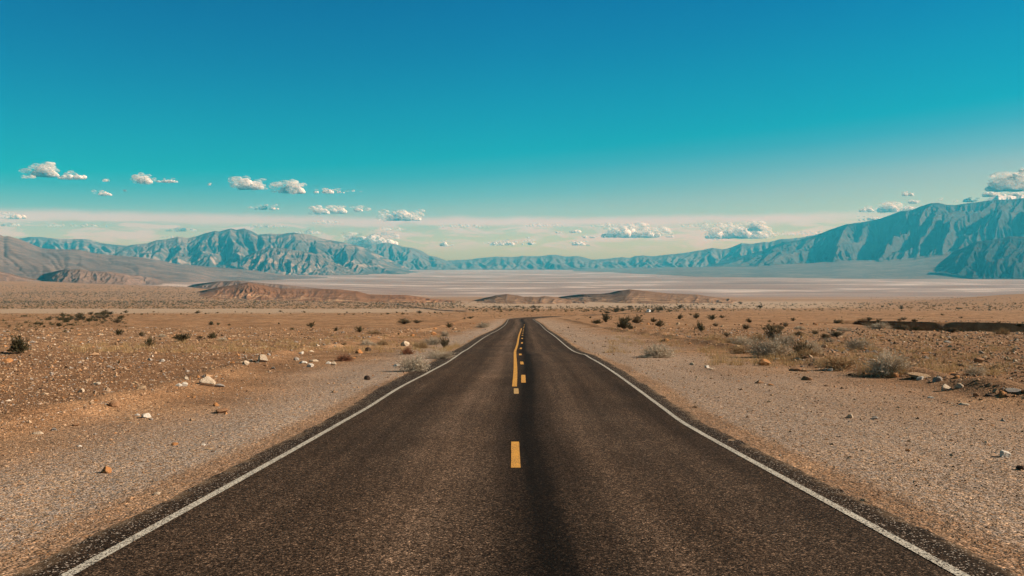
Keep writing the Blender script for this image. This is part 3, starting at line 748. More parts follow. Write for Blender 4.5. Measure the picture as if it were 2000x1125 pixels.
def zone_rocks(n, fx, lab, grp, cols, smin, smax):
    for i in range(n):
        x, y = fx()
        c = random.choice(cols)
        put_rock(0, 0, random.uniform(smin, smax) * (0.5 + random.random() ** 2), c, lab % {'dark': 'dark brown'}.get(c, c), grp, None, np.array([x, y, 0.0]))
def f_berm_l():
    y = math.exp(random.uniform(math.log(16), math.log(75))); return float(berm_l(np.array(y))) + random.gauss(0, .7), y
def f_berm_r():
    y = math.exp(random.uniform(math.log(17), math.log(60))); return float(berm_r(np.array(y))) + random.gauss(0, .8), y
def f_flat_r():
    y = math.exp(random.uniform(math.log(20), math.log(90))); return float(berm_r(np.array(y))) + 1 + random.uniform(0, 1) * (y * 0.62 - 12), y
def f_flat_l():
    y = math.exp(random.uniform(math.log(18), math.log(90))); return float(berm_l(np.array(y))) - 1 - random.uniform(0, 1) * (y * 0.62 - 9), y
def f_bank():
    y = random.uniform(120, 185); return 40 + random.uniform(-16, 20) + (y - 150) * .1, 150 + random.uniform(-4, 4)
def f_roadside():
    y = random.uniform(55, 160); return float(left_line(np.array(y))) - 4 - random.random() * 6, y
zone_rocks(48, f_berm_l, 'small %s stone in the low rubble berm along the left shoulder', 'stones along the left berm', ['tan', 'orange', 'cream', 'brown', 'grey'], 0.09, 0.24)
zone_rocks(52, f_berm_r, 'small %s stone in the low rubble berm along the right shoulder', 'stones along the right berm', ['tan', 'orange', 'cream', 'brown', 'dark'], 0.09, 0.24)
zone_rocks(60, f_flat_r, 'scattered %s stone on the stony flat right of the berm', 'stones on the right flat', ['tan', 'orange', 'brown', 'dark', 'cream'], 0.10, 0.26)
zone_rocks(34, f_flat_l, 'scattered %s stone on the dark soil left of the berm', 'stones on the left flat', ['tan', 'orange', 'brown', 'cream'], 0.09, 0.24)
zone_rocks(36, f_bank, '%s rock in the low stone bank left of the gully', 'stones of the low bank by the gully', ['tan', 'brown', 'orange'], 0.35, 0.7)
zone_rocks(44, f_roadside, 'loose %s rock on the left roadside bank towards the crest', 'stones on the left roadside bank', ['tan', 'cream', 'orange', 'brown'], 0.18, 0.4)

# gravel: uncountable pebbles, more of the small ones close by
def build_gravel():
    n = 230000
    px = rng.uniform(-350, 2350, n); py = 640 + 500 * rng.random(n) ** 1.0
    P = at(px, py)
    yc = np.maximum(P[:, 1], 0)
    keep = (P[:, 0] < left_line(yc) - 0.62) | (P[:, 0] > right_line(yc) + 0.55)
    natural = (P[:, 0] < berm_l(yc) + 0.6) | (P[:, 0] > berm_r(yc) - 0.6)
    keep &= rng.random(n) < np.where(natural, 1.0, 0.62)
    P = P[keep]; natural = natural[keep]; n = len(P)
    dist = np.hypot(P[:, 0], P[:, 1])
    s = dist / F * 2 * np.exp(rng.normal(-0.25, 0.55, n)) * np.where(natural, np.where(P[:, 0] > 0, 1.75, 1.4), 0.95)
    s = np.clip(s, 0.008, 0.42) * 0.5
    O = np.array([[1, 0, 0], [-1, 0, 0], [0, 1, 0], [0, -1, 0], [0, 0, 1], [0, 0, -1]], float)
    OF = np.array([[0, 2, 4], [2, 1, 4], [1, 3, 4], [3, 0, 4], [2, 0, 5], [1, 2, 5], [3, 1, 5], [0, 3, 5]])
    V = O[None] * (1 + rng.uniform(-.35, .35, (n, 6, 1))) + rng.uniform(-.35, .35, (n, 6, 3))
    V *= np.stack([np.ones(n), rng.uniform(.6, 1.1, n), rng.uniform(.35, .75, n)], -1)[:, None]
    a = rng.uniform(0, 6.28, n); c, sn = np.cos(a)[:, None], np.sin(a)[:, None]
    V = np.stack([V[..., 0] * c - V[..., 1] * sn, V[..., 0] * sn + V[..., 1] * c, V[..., 2]], -1)
    V = V * s[:, None, None] + P[:, None]
    V[..., 2] += (s * 0.18)[:, None]
    Fc = (OF[None] + 6 * np.arange(n)[:, None, None]).reshape(-1, 3)
    o = link('gravel', raw_mesh('gravel', V.reshape(-1, 3), Fc, m_gravel(), False))
    tag(o, 'loose mixed gravel covering both shoulders and the desert floor', 'gravel', kind='stuff')
build_gravel()

# ------------------------------------------------------------------ shrubs
def tubes(paths, radii, sides=3):
    """paths (n, k, 3), radii (n, k) -> verts, quads"""
    n, k, _ = paths.shape
    a = np.arange(sides) * 2 * math.pi / sides
    T = np.gradient(paths, axis=1); T /= np.linalg.norm(T, axis=2, keepdims=True) + 1e-9
    ref = np.where(np.abs(T[..., 2:3]) > .9, np.array([1., 0, 0]), np.array([0, 0, 1.]))
    A = np.cross(T, ref); A /= np.linalg.norm(A, axis=2, keepdims=True) + 1e-9
    B = np.cross(T, A)
    V = paths[:, :, None] + radii[:, :, None, None] * (A[:, :, None] * np.cos(a)[None, None, :, None] + B[:, :, None] * np.sin(a)[None, None, :, None])
    i = np.arange(n)[:, None, None] * k * sides; j = np.arange(k - 1)[None, :, None] * sides; s = np.arange(sides)[None, None]
    s2 = (s + 1) % sides
    Fq = np.stack([i + j + s, i + j + s2, i + j + sides + s2, i + j + sides + s], -1).reshape(-1, 4)
    return V.reshape(-1, 3), Fq

def leaf_quads(C, size, r):
    n = len(C)
    A = r.normal(size=(n, 3)); A /= np.linalg.norm(A, axis=1)[:, None]
    B = np.cross(A, r.normal(size=(n, 3))); B /= np.linalg.norm(B, axis=1)[:, None]
    s = size * r.uniform(.6, 1.4, n)[:, None]
    V = np.stack([C - A * s, C + B * s * .45, C + A * s, C - B * s * .45], 1)
    return V.reshape(-1, 3), np.arange(4 * n).reshape(n, 4)

LEAF = {
 'green': m_leaf('olive_leaves', (0.07, 0.064, 0.036), (0.125, 0.11, 0.06)),
 'grey': m_leaf('grey_leaves', (0.46, 0.39, 0.30), (0.66, 0.57, 0.45)),
 'tan': m_leaf('straw_leaves', (0.36, 0.245, 0.135), (0.50, 0.36, 0.215)),
 'rust': m_leaf('rust_leaves', (0.28, 0.12, 0.07), (0.42, 0.21, 0.13)),
 'dusk': m_leaf('brown_green_leaves', (0.14, 0.11, 0.068), (0.24, 0.185, 0.115)),
}
WOOD = {
 'green': m_leaf('dark_twigs', (0.07, 0.05, 0.035), (0.12, 0.085, 0.06)),
 'grey': m_leaf('bleached_twigs', (0.36, 0.29, 0.215), (0.52, 0.44, 0.35)),
 'tan': m_leaf('straw_twigs', (0.32, 0.21, 0.12), (0.45, 0.32, 0.19)),
 'rust': m_leaf('rust_twigs', (0.16, 0.07, 0.045), (0.25, 0.12, 0.08)),
 'dusk': m_leaf('brown_twigs', (0.10, 0.07, 0.05), (0.17, 0.12, 0.085)),
}
def bush_parts(kind, seed):
    r = np.random.default_rng(seed)
    k = 7
    if kind in ('green', 'dusk'):
        n = 46; lean = r.uniform(.15, 1.05, n); hgt = r.uniform(.35, .72, n); curl = r.uniform(-.1, .1, n)
        sub = 3
    else:
        n = 190; lean = np.arccos(r.uniform(.08, 1, n)); hgt = r.uniform(.42, .54, n); curl = r.uniform(-.35, .25, n)
        sub = 2
    az = r.uniform(0, 6.283, n)
    lump = 1 + .28 * np.sin(az * 2 + r.uniform(0, 6)) * np.sin(lean) + .15 * np.sin(az * 5 + r.uniform(0, 6))
    hgt = hgt * lump
    t = np.linspace(0, 1, k)
    ln = lean[:, None] + curl[:, None] * t[None] ** 2 * 1.6
    st = hgt[:, None] / (k - 1) * np.ones((n, k))
    dz = np.cumsum(np.cos(ln) * st, 1); dr = np.cumsum(np.sin(ln) * st, 1)
    dz -= dz[:, :1]; dr -= dr[:, :1]
    w = r.normal(0, .014, (n, k, 3)).cumsum(1); w -= w[:, :1]
    b0 = r.normal(0, .025, (n, 2))
    P = np.stack([dr * np.cos(az)[:, None] + b0[:, :1], dr * np.sin(az)[:, None] + b0[:, 1:], dz * (1.0 if kind in ('green', 'dusk') else .92)], -1) + w
    rad = np.linspace(.0075, .0022, k)[None] * np.ones((n, 1)) * (1.3 if kind in ('green', 'dusk') else .8)
    allP, allR = [P], [rad]
    for q in range(sub):                                    # side twigs
        j = r.integers(2, k - 2, n)
        s0 = P[np.arange(n), j]
        dirv = P[np.arange(n), -1] - s0 + r.normal(0, .09, (n, 3)); dirv[:, 2] = np.maximum(dirv[:, 2], -.02)
        tt = np.linspace(0, 1, k)[None, :, None]
        Q = s0[:, None] + dirv[:, None] * tt * r.uniform(.7, 1.1, (n, 1, 1)) + r.normal(0, .006, (n, k, 3)).cumsum(1) * tt
        allP.append(Q); allR.append(np.linspace(.0042, .0016, k)[None] * np.ones((n, 1)))
    PP = np.concatenate(allP); RR = np.concatenate(allR)
    PP[..., 2] = np.maximum(PP[..., 2], -.02)
    bv, bf = tubes(PP, RR)
    # leaves sit in clumps on the outer half of the twigs
    m = 3000 if kind in ('green', 'dusk') else 2000
    clump = r.random(len(PP)) < (.72 if kind in ('green', 'dusk') else .9)
    idx = r.choice(np.where(clump)[0], m); tt = np.clip(r.beta(2.6, 1.3, m), 0, .999) * (k - 1)
    i0 = tt.astype(int); fr = (tt - i0)[:, None]
    C = PP[idx, i0] * (1 - fr) + PP[idx, np.minimum(i0 + 1, k - 1)] * fr + r.normal(0, .017, (m, 3))
    C[:, 2] = np.maximum(C[:, 2], .01)
    lv, lf = leaf_quads(C, .026 if kind in ('green', 'dusk') else .019, r)
    wid = np.percentile(np.abs(np.concatenate([bv[:, 0], bv[:, 1]])), 97) * 2
    return (raw_mesh('branches', bv / wid, bf, WOOD[kind]), raw_mesh('leaves', lv / wid, lf, LEAF[kind]))
BP = {k: [bush_parts(k, 300 + 31 * i + s) for s in range(3)] for i, k in enumerate(('green', 'grey', 'tan', 'rust', 'dusk'))}
KNAME = {'green': 'creosote_bush', 'grey': 'brittle_bush', 'tan': 'straw_bush', 'rust': 'tumbleweed', 'dusk': 'creosote_bush'}

def merged(kind, seed, nl=420):
    """small far bush, too small in the photo to show parts: one mesh"""
    r = np.random.default_rng(seed)
    nst = 16; az = r.uniform(0, 6.28, nst); ln = r.uniform(.1, 1.15, nst); h = r.uniform(.4, .62, nst)
    t = r.beta(2.2, 1.2, nl); i = r.integers(0, nst, nl)
    C = np.stack([np.sin(ln[i]) * np.cos(az[i]) * h[i] * t, np.sin(ln[i]) * np.sin(az[i]) * h[i] * t, np.cos(ln[i]) * h[i] * t + .02], -1) + r.normal(0, .035, (nl, 3))
    C[:, 2] = np.maximum(C[:, 2], .01)
    v, f = leaf_quads(C, .055, r)
    return raw_mesh('scrub_bush', v, f, LEAF[kind])
FARB = {k: [merged(k, 500 + 13 * i + s) for s in range(4)] for i, k in enumerate(('green', 'grey', 'dusk'))}

def put_bush(px, py, w, kind, label, group, hs=1.0, P=None):
    p = at(px, py)[0] if P is None else P; W = w * p[1] / F * (.82 if kind in ('green', 'dusk') else 1.3)
    if w < 11:
        o = link('scrub_bush', random.choice(FARB[kind if kind in FARB else 'dusk'])); W *= 1.1
    else:
        o = bpy.data.objects.new(KNAME[kind], None); COL.objects.link(o); o.empty_display_size = .2
        b, l = random.choice(BP[kind])
        link('branches', b, o); link('leaves', l, o)
    o.location = (p[0], p[1], p[2] - .01); o.scale = (W, W, W * hs)
    o.rotation_euler = (0, 0, random.uniform(0, 6.28))
    tag(o, label, 'bush', group)
    return o

GD, GG, GT = 'dark green desert bushes', 'pale grey dry bushes', 'straw coloured dry bushes'
for b in [
 (38, 690, 40, 'green', 'dark leafy bush at the left edge, biggest dark one on the left flat', 1.25),
 (293, 676, 23, 'green', 'black green bush with a bare twig leaning left', 1.25),
 (277, 657, 17, 'dusk', 'thin olive bush just behind the black green leaning one', .8),
 (357, 667, 32, 'green', 'wide dark bush in two lobes on the left flat', .8),
 (414, 661, 19, 'green', 'dark bush right of the two lobed one', .9),
 (391, 661, 12, 'dusk', 'low brown bush between two dark bushes on the left flat', .7),
 (346, 661, 13, 'green', 'small dark bush touching the two lobed one', .9),
 (317, 658, 12, 'grey', 'faint grey bush left of the two lobed one', .7),
 (435, 666, 15, 'grey', 'pale low bush on the left flat', .6),
 (232, 655, 15, 'green', 'round dark bush alone on the left flat', 1.1),
 (412, 635, 11, 'green', 'left of two small dark bushes on the orange flat', 1.0),
 (426, 635, 9, 'green', 'right and taller of two small dark bushes on the orange flat', 1.2),
 (448, 636, 8, 'green', 'small dark bush right of the pair on the orange flat', 1.0),
 (608, 640, 16, 'green', 'spiky olive bush midway to the orange hills', 1.1),
 (655, 648, 12, 'green', 'small dark bush left of the round dark roadside pair', 1.1),
 (571, 645, 10, 'green', 'small dark bush left of the spiky olive one', 1.0),
 (545, 633, 8, 'green', 'black dot of a bush on the orange flat', 1.0),
 (702, 649, 19, 'green', 'round dark bush on the left flat nearest the road bend', 1.0),
 (789, 633, 32, 'dusk', 'wide flat olive bush in the middle of the left flat', .45),
 (815, 631, 20, 'dusk', 'flat olive bush joined to the right of the wide one', .45),
 (877, 640, 15, 'green', 'dark bush on the left flat beside the road crest', 1.0),
 (919, 623, 12, 'green', 'right of two far bushes left of the road crest', .6),
 (907, 623, 10, 'green', 'left of two far bushes left of the road crest', .6),
 (868, 680, 21, 'dusk', 'upright olive bush growing by the left road edge', 1.5),
 (869, 657, 12, 'grey', 'grey twiggy bush above the upright olive one', 1.3),
 (845, 673, 27, 'grey', 'grey white brush left of the upright olive bush', .75),
 (823, 680, 25, 'tan', 'brown straw bush left of the grey white brush', .85),
 (796, 692, 20, 'rust', 'rosy tumbleweed in front of a white rock', .95),
 (860, 700, 38, 'grey', 'low grey brush right at the left road edge', .6),
 (810, 725, 39, 'grey', 'round grey dome bush on the left shoulder', 1.15),
 (716, 674, 17, 'grey', 'grey bush with dark base left of the roadside rubble', .9),
 (728, 675, 11, 'grey', 'tiny grey bush right of the grey one with dark base', .8),
 (747, 674, 19, 'tan', 'brown dry bush behind the roadside rubble', .8),
 (672, 675, 13, 'dusk', 'low dark twigs on the left flat behind the pale cluster', .6),
 (730, 652, 20, 'tan', 'straw clump below the round dark bush', .5),
 (778, 654, 10, 'dusk', 'small brown bush on the left flat', .9),
 (944, 640, 16, 'grey', 'grey bush on the left bank just before the crest', 1.0),
 (672, 705, 24, 'rust', 'sprawling reddish twig bush on the left berm', .75),
 (1183, 629, 21, 'green', 'tall dark bush first right of the road bend', 1.25),
 (1165, 632, 22, 'green', 'low dark bush trailing left of the tall one', .5),
 (1219, 642, 30, 'green', 'dark bush in a tight clump, nearest of the clump', 1.0),
 (1232, 643, 13, 'green', 'small dark bush at the right foot of the clump', .8),
 (1223, 631, 24, 'dusk', 'olive bush at the back left of the clump', .8),
 (1245, 631, 26, 'dusk', 'olive bush at the back right of the clump', .8),
 (1276, 629, 14, 'green', 'lone dark bush right of the clump', .9),
 (1289, 638, 22, 'dusk', 'low wide olive bush right of the clump', .8),
 (1153, 622, 9, 'green', 'small dark bush near the asphalt of the bend', .9),
 (1253, 618, 7, 'green', 'tiny dark bush short of the white car', 1.0),
 (1327, 624, 13, 'green', 'dark bush above the low stone bank', 1.1),
 (1360, 623, 15, 'dusk', 'grey green bush above the low stone bank', .8),
 (1391, 625, 19, 'green', 'wide dark bush above the low stone bank', .9),
 (1410, 623, 11, 'dusk', 'faint bush right of the wide dark one', .8),
 (1370, 647, 25, 'green', 'dark round bush in front of the low stone bank', 1.05),
 (1398, 637, 11, 'dusk', 'olive bush on the end of the low stone bank', .9),
 (1464, 630, 14, 'green', 'dark bush on the far side of the stone bank', .9),
 (1503, 629, 10, 'green', 'small dark bush left of the gully start', 1.0),
 (1549, 627, 11, 'green', 'dark bush at the very start of the gully', 1.0),
 (1455, 638, 10, 'dusk', 'small olive bush in front of the stone bank', 1.1),
 (1534, 638, 13, 'dusk', 'twiggy olive bush left of the gully', 1.0),
 (1508, 663, 38, 'dusk', 'big dark twiggy bush behind the pale grey brush', 1.15),
 (1450, 677, 36, 'grey', 'grey brush at the left of the big brush group', .75),
 (1508, 697, 58, 'grey', 'large pale grey brush dome, biggest of the brush group', .9),
 (1535, 675, 32, 'grey', 'grey brush behind the large pale dome', .85),
 (1566, 699, 44, 'dusk', 'dark brush with a black shadow side right of the pale dome', .95),
 (1586, 692, 36, 'grey', 'thin grey brush at the right of the brush group', 1.0),
 (1578, 702, 26, 'tan', 'yellowish tuft in front of the dark brush', .8),
 (1448, 690, 30, 'tan', 'pinkish straw mound left of the pale dome', .7),
 (1643, 720, 50, 'tan', 'straw mound of brush on the right berm', .75),
 (1610, 661, 24, 'dusk', 'low brown bush behind the straw mound', .6),
 (1680, 682, 32, 'grey', 'grey straggly bush on the right flat', .95),
 (1738, 729, 62, 'grey', 'big tan grey bush over the orange rock', .95),
 (1840, 617, 9, 'green', 'small dark bush beyond the gully', .9),
 (1877, 624, 10, 'green', 'small dark bush on the far lip of the gully', .7),
 (1700, 626, 11, 'dusk', 'left of two olive bushes beyond the gully', .6),
 (1719, 627, 10, 'dusk', 'right of two olive bushes beyond the gully', .6),
 (1765, 627, 13, 'dusk', 'wide faint bush on the far lip of the gully', .6),
 (1717, 642, 30, 'grey', 'grey bush growing in the gully mouth', .55),
 (1904, 733, 28, 'grey', 'sparse grey bush alone on the right flat', 1.0),
 (1285, 698, 52, 'grey', 'spreading grey bush beside the right shoulder', .65),
 (1395, 667, 38, 'tan', 'pale straw grass clump behind the right berm', .45),
 (1860, 650, 26, 'dusk', 'olive bush rising out of the dark gully', .6),
 (1958, 653, 24, 'tan', 'straw bush on the near lip of the gully', .7),
 (1430, 672, 24, 'tan', 'straw clump left of the brush group', .6),
]:
    k = b[3]
    put_bush(b[0], b[1], b[2], k, b[4], {'green': GD, 'dusk': GD, 'grey': GG}.get(k, GT), b[5])

def bush_zone(n, x0, x1, y0, y1, w0, w1, lab, grp, kinds=('green', 'green', 'dusk'), slope=0.0):
    for i in range(n):
        px = random.uniform(x0, x1); py = random.uniform(y0, y1) + slope * (px - x0)
        put_bush(px, py, random.uniform(w0, w1) * (.7 + .6 * random.random() ** 2), random.choice(kinds), lab, grp, random.uniform(.55, .9))
bush_zone(64, 120, 238, 615, 636, 8, 16, 'dark scrub bush crowded in the thicket at the wash edge on the left', 'thicket at the wash edge', slope=-.02)
bush_zone(40, 5, 150, 618, 650, 8, 14, 'dark scrub bush in the looser thicket below the wash at the far left', 'loose thicket at the far left')
bush_zone(44, 240, 900, 610.5, 617, 5, 11, 'small dark bush in the row along the near edge of the pale wash', 'bush row along the pale wash', slope=-.004)
bush_zone(70, 905, 1330, 600, 610, 6, 11, 'dark bush in the belt of scrub crossing beyond the end of the road', 'scrub belt beyond the road')
bush_zone(26, 1120, 1420, 604, 618, 6, 11, 'dark bush dotted on the plain around the far bend', 'bushes around the far bend')
bush_zone(40, 1330, 2000, 599, 607, 6, 11, 'dark bush in the far belt of scrub on the right plain', 'scrub belt on the right plain')

def rim(n, edge, off, lab, grp, w0, w1):
    for i in range(n):
        q = random.uniform(.40, .68); y = float(np.interp(q, _gq, edge)) + off + random.uniform(-2.5, 2.5); x = q * y
        put_bush(0, 0, random.uniform(w0, w1), random.choice(('dusk', 'green', 'dusk', 'tan')), lab, grp, random.uniform(.5, .8), np.array([x, y, float(height(x, y))]))
rim(26, _gf, .5, 'low olive bush on the far rim of the dark gully', 'bushes on the gully rim', 7, 15)
rim(24, _gn, -1.5, 'dry bush on the near lip of the dark gully', 'bushes on the near gully lip', 8, 20)
bush_zone(22, 1380, 1660, 640, 668, 9, 22, 'dry grey or straw bush scattered on the flat around the big brush group', 'dry bushes around the brush group', ('grey', 'tan', 'dusk'))

# far scrub nobody could count
def build_scrub():
    px, py, w = [], [], []
    def zone(n, x0, x1, y0, y1, a, b):
        px.append(rng.uniform(x0, x1, n)); py.append(rng.uniform(y0, y1, n)); w.append(rng.uniform(a, b, n))
    zone(3300, -80, 900, 588, 603.5, 1.6, 4.8); zone(2400, -80, 500, 570, 592, 1.3, 3.2); zone(1300, -80, 380, 558, 575, .9, 2.0)
    zone(620, 900, 1350, 599, 609, 2, 5.5); zone(1000, 1250, 2080, 592, 608, 1.6, 5.0); zone(300, 700, 1000, 592, 602, 1, 2.6)
    zone(260, 1700, 2080, 580, 594, 1, 2.6); zone(160, 0, 900, 610, 617, 1.2, 3.2); zone(200, 0, 250, 612, 640, 1.5, 4)
    zone(140, 1100, 2050, 606, 626, 1.2, 3.0); zone(80, 900, 1250, 612, 620, 1, 2.4)
    px = np.concatenate(px); py = np.concatenate(py); w = np.concatenate(w)
    P = at(px, py); n = len(P)
    yc = np.maximum(P[:, 1], 0)
    ok = ~((P[:, 0] > left_line(yc) - 3) & (P[:, 0] < right_line(yc) + 3) & (P[:, 1] < 760))
    P, w = P[ok], w[ok]; n = len(P)
    W = np.clip(w * P[:, 1] / F, .5, 6.0)
    m = 16
    C = rng.normal(0, .27, (n, m, 3)); C[..., 2] = np.abs(C[..., 2]) * .95 + .05
    C = C * W[:, None, None] + P[:, None]
    v, f = leaf_quads(C.reshape(-1, 3), 1.0, rng)
    cc = np.repeat(C.reshape(-1, 3), 4, 0); v = cc + (v - cc) * np.repeat(W, m * 4)[:, None] * .17
    o = link('desert_scrub', raw_mesh('desert_scrub', v, f, LEAF['green']))
    tag(o, 'countless dark scrub dots spread over the far plain', 'scrub', kind='stuff')
build_scrub()

def build_dry_grass():
    cs = []
    def patch(n, x0, x1, y0, y1, s=0.0):
        a = rng.uniform(x0, x1, n); cs.append(at(a, rng.uniform(y0, y1, n) + s * (a - x0)))
    patch(26, 828, 878, 706, 712, -.35); patch(26, 862, 900, 688, 692, -.45)
    patch(210, 1380, 1720, 655, 715); patch(110, 340, 640, 664, 690); patch(80, 640, 860, 655, 692); patch(80, 1190, 1400, 640, 690); patch(130, 1680, 1980, 655, 735); patch(60, 130, 340, 672, 690)
    P = np.concatenate(cs); n = len(P); m = 46
    yc = np.maximum(P[:, 1], 0)
    ok = (P[:, 0] < left_line(yc) - 1.0) | (P[:, 0] > right_line(yc) + 1.0); P = P[ok]; n = len(P)
    B = P[:, None] + rng.normal(0, 1, (n, m, 3)) * np.array([.16, .16, 0]); B[..., 2] = height(B[..., 0], B[..., 1]) - .01
    h = rng.uniform(.12, .42, (n, m)); az = rng.uniform(0, 6.28, (n, m)); ln = rng.uniform(.05, .9, (n, m))
    tip = B + np.stack([np.sin(ln) * np.cos(az) * h, np.sin(ln) * np.sin(az) * h, np.cos(ln) * h], -1)
    sd = np.stack([np.cos(az + 1.57), np.sin(az + 1.57), az * 0], -1) * .007
    V = np.stack([B - sd, B + sd, tip], 2).reshape(-1, 3)
    o = link('dry_grass', raw_mesh('dry_grass', V, np.arange(len(V)).reshape(-1, 3), m_leaf('dry_grass_blades', (0.40, 0.26, 0.12), (0.56, 0.40, 0.22))))
    tag(o, 'straw coloured dry grass tufts scattered over both roadsides', 'grass', kind='stuff')
build_dry_grass()

# ------------------------------------------------------------------ far track and car
def build_track():
    p = at(np.linspace(770, 905, 40), np.interp(np.linspace(770, 905, 40), [770, 793, 862, 905], [594.5, 598, 606.5, 609.5]))
    d = np.gradient(p, axis=0); nrm = np.stack([-d[:, 1], d[:, 0], d[:, 0] * 0], -1); nrm /= np.linalg.norm(nrm, axis=1)[:, None]
    a, b = p + nrm * 3, p - nrm * 3
    a[:, 2] = height(a[:, 0], a[:, 1]) + .5; b[:, 2] = height(b[:, 0], b[:, 1]) + .5
    o = link('track', raw_mesh('track', np.stack([a, b], 1).reshape(-1, 3), grid_faces(40, 2), m_plain('dark_track', (0.10, 0.075, 0.06), .9, .1)))
    tag(o, 'thin dark track crossing the pale wash', 'track', kind='structure')
build_track()

def box(bm, x0, x1, y0, y1, z0, z1, tx=0, ty0=0, ty1=0):
    c = [(x0, y0, z0), (x1, y0, z0), (x1, y1, z0), (x0, y1, z0), (x0 + tx, y0 + ty0, z1), (x1 - tx, y0 + ty0, z1), (x1 - tx, y1 - ty1, z1), (x0 + tx, y1 - ty1, z1)]
    v = [bm.verts.new(p) for p in c]
    for f in ((3, 2, 1, 0), (4, 5, 6, 7), (0, 1, 5, 4), (1, 2, 6, 5), (2, 3, 7, 6), (3, 0, 4, 7)): bm.faces.new([v[i] for i in f])
def bobj(name, bm, mat, parent, bev=0.0):
    if bev: bmesh.ops.bevel(bm, geom=bm.edges[:], offset=bev, segments=2, affect='EDGES', profile=.6)
    bmesh.ops.recalc_face_normals(bm, faces=bm.faces[:])
    me = bpy.data.meshes.new(name); bm.to_mesh(me); bm.free(); me.materials.append(mat)
    return link(name, me, parent)
def build_car():
    y0 = 455.0; xc = float((left_line(np.array(y0)) + right_line(np.array(y0))) / 2) - 1.7
    e = bpy.data.objects.new('parked_car', None); e.name = 'car'; COL.objects.link(e)
    white = m_plain('white_car_paint', (0.80, 0.80, 0.79), .3, .5); glass = m_plain('car_glass', (0.03, 0.035, 0.04), .08, .6)
    tyre = m_plain('tyre_rubber', (0.02, 0.02, 0.02), .9, .1); rim = m_plain('rim_metal', (0.5, 0.5, 0.5), .35, .5, .8); lampm = m_plain('lamp_glass', (0.75, 0.75, 0.7), .15, .6)
    bm = bmesh.new(); box(bm, -.92, .92, -2.25, 2.25, .32, .95, .05, .06, .10); b = bobj('body', bm, white, e, .07)
    bm = bmesh.new(); box(bm, -.84, .84, -1.1, 2.1, .93, 1.62, .14, .55, .35); bobj('cabin', bm, white, e, .06)
    bm = bmesh.new(); box(bm, -.66, .66, -1.06, -.62, 1.02, 1.5, .07, .30, -.30); bobj('windscreen', bm, glass, e)
    for s in (-1, 1):
        bm = bmesh.new(); box(bm, s * .77 - .045, s * .77 + .045, -.55, 1.6, 1.04, 1.5, -.0, .25, .3); bobj('side_window', bm, glass, e)
        bm = bmesh.new(); box(bm, s * .66 - .17, s * .66 + .17, -2.27, -2.15, .66, .84); bobj('headlight', bm, lampm, e, .02)
        for yy in (-1.4, 1.4):
            bm = bmesh.new(); bmesh.ops.create_cone(bm, cap_ends=True, segments=20, radius1=.34, radius2=.34, depth=.24)
            bmesh.ops.rotate(bm, verts=bm.verts[:], cent=(0, 0, 0), matrix=__import__('mathutils').Matrix.Rotation(R(90), 3, 'Y'))
            w = bobj('wheel', bm, tyre, e); w.location = (s * .84, yy, .34)
            bm = bmesh.new(); bmesh.ops.create_cone(bm, cap_ends=True, segments=16, radius1=.2, radius2=.2, depth=.26)
            bmesh.ops.rotate(bm, verts=bm.verts[:], cent=(0, 0, 0), matrix=__import__('mathutils').Matrix.Rotation(R(90), 3, 'Y'))
            bobj('rim', bm, rim, w)
    e.location = (xc, y0, float(profile(np.array(y0)))); e.rotation_euler = (0, 0, R(-24))
    tag(e, 'tiny white car coming round the far bend of the road', 'car')
build_car()

# ------------------------------------------------------------------ clouds
MC = m_cloud('cumulus', 0.34, 0.96, 1 / 150.); MW = m_cloud('wisp', 0.0, 0.34, 1 / 240., True)
def cloud(px, py, w, h, label, wisp=0.35, n=None, seed=0, peak=0.4, thin=False, D=42000.0):
    r = np.random.default_rng(900 + seed)
    k = D / F
    c = far_pt(px, py + h * .5, D)
    n = n or int(np.clip(w / max(h, 6) * 9, 9, 30))
    Vs, Fs = [], []; base = 0
    W2 = w * k / 2; Hh = h * k
    def puff(x, y, z, rad, sq, src, srcF):
        nonlocal base
        V = src.copy()
        q = V * 2.1 + r.uniform(0, 50, 3)
        d = fbm(q[:, 0] + q[:, 2] * .7, q[:, 1] - q[:, 2] * .6, 3, seed + 5)
        V = V * (1 + .38 * d)[:, None] * rad * np.array([1.1, 1, sq])
        V += np.array([x, y, z]); Vs.append(V); Fs.append(srcF + base); base += len(V)
    for i in range(n):
        x = r.uniform(-1, 1); env = max(0.12, (1 - ((x - (peak - .5) * .9) / 1.25) ** 2)) * r.uniform(.55, 1.0)
        rad = min(Hh * .42 * env + Hh * .08, W2 * .5)
        zt = r.uniform(.0, 1) ** .8 * max(Hh * env - rad, 0)
        puff(x * (W2 - rad * .6), r.uniform(-.4, .4) * min(W2, Hh * 2), max(zt, rad * .55), rad, r.uniform(.7, .95), ICO3, ICO3F)
    V = np.concatenate(Vs); V[:, 2] = np.where(V[:, 2] < 0, V[:, 2] * .25, V[:, 2])
    o = link('cloud', raw_mesh('cloud', V, np.concatenate(Fs), MW if thin else MC, True))
    o.location = c
    Vs.clear(); Fs.clear(); base = 0
    if wisp and not thin:
        for i in range(int(n * 1.2)):
            x = r.uniform(-1.12, 1.12); rad = Hh * r.uniform(.22, .42)
            puff(x * W2, -W2 * r.uniform(.5, 1.3), r.uniform(-.02, .8) * Hh, rad, r.uniform(.35, .6), ICO3, ICO3F)
        wo = link('wisps', raw_mesh('wisps', np.concatenate(Vs), np.concatenate(Fs), MW, True), o)
    tag(o, label, 'cloud', 'small clouds over the valley')
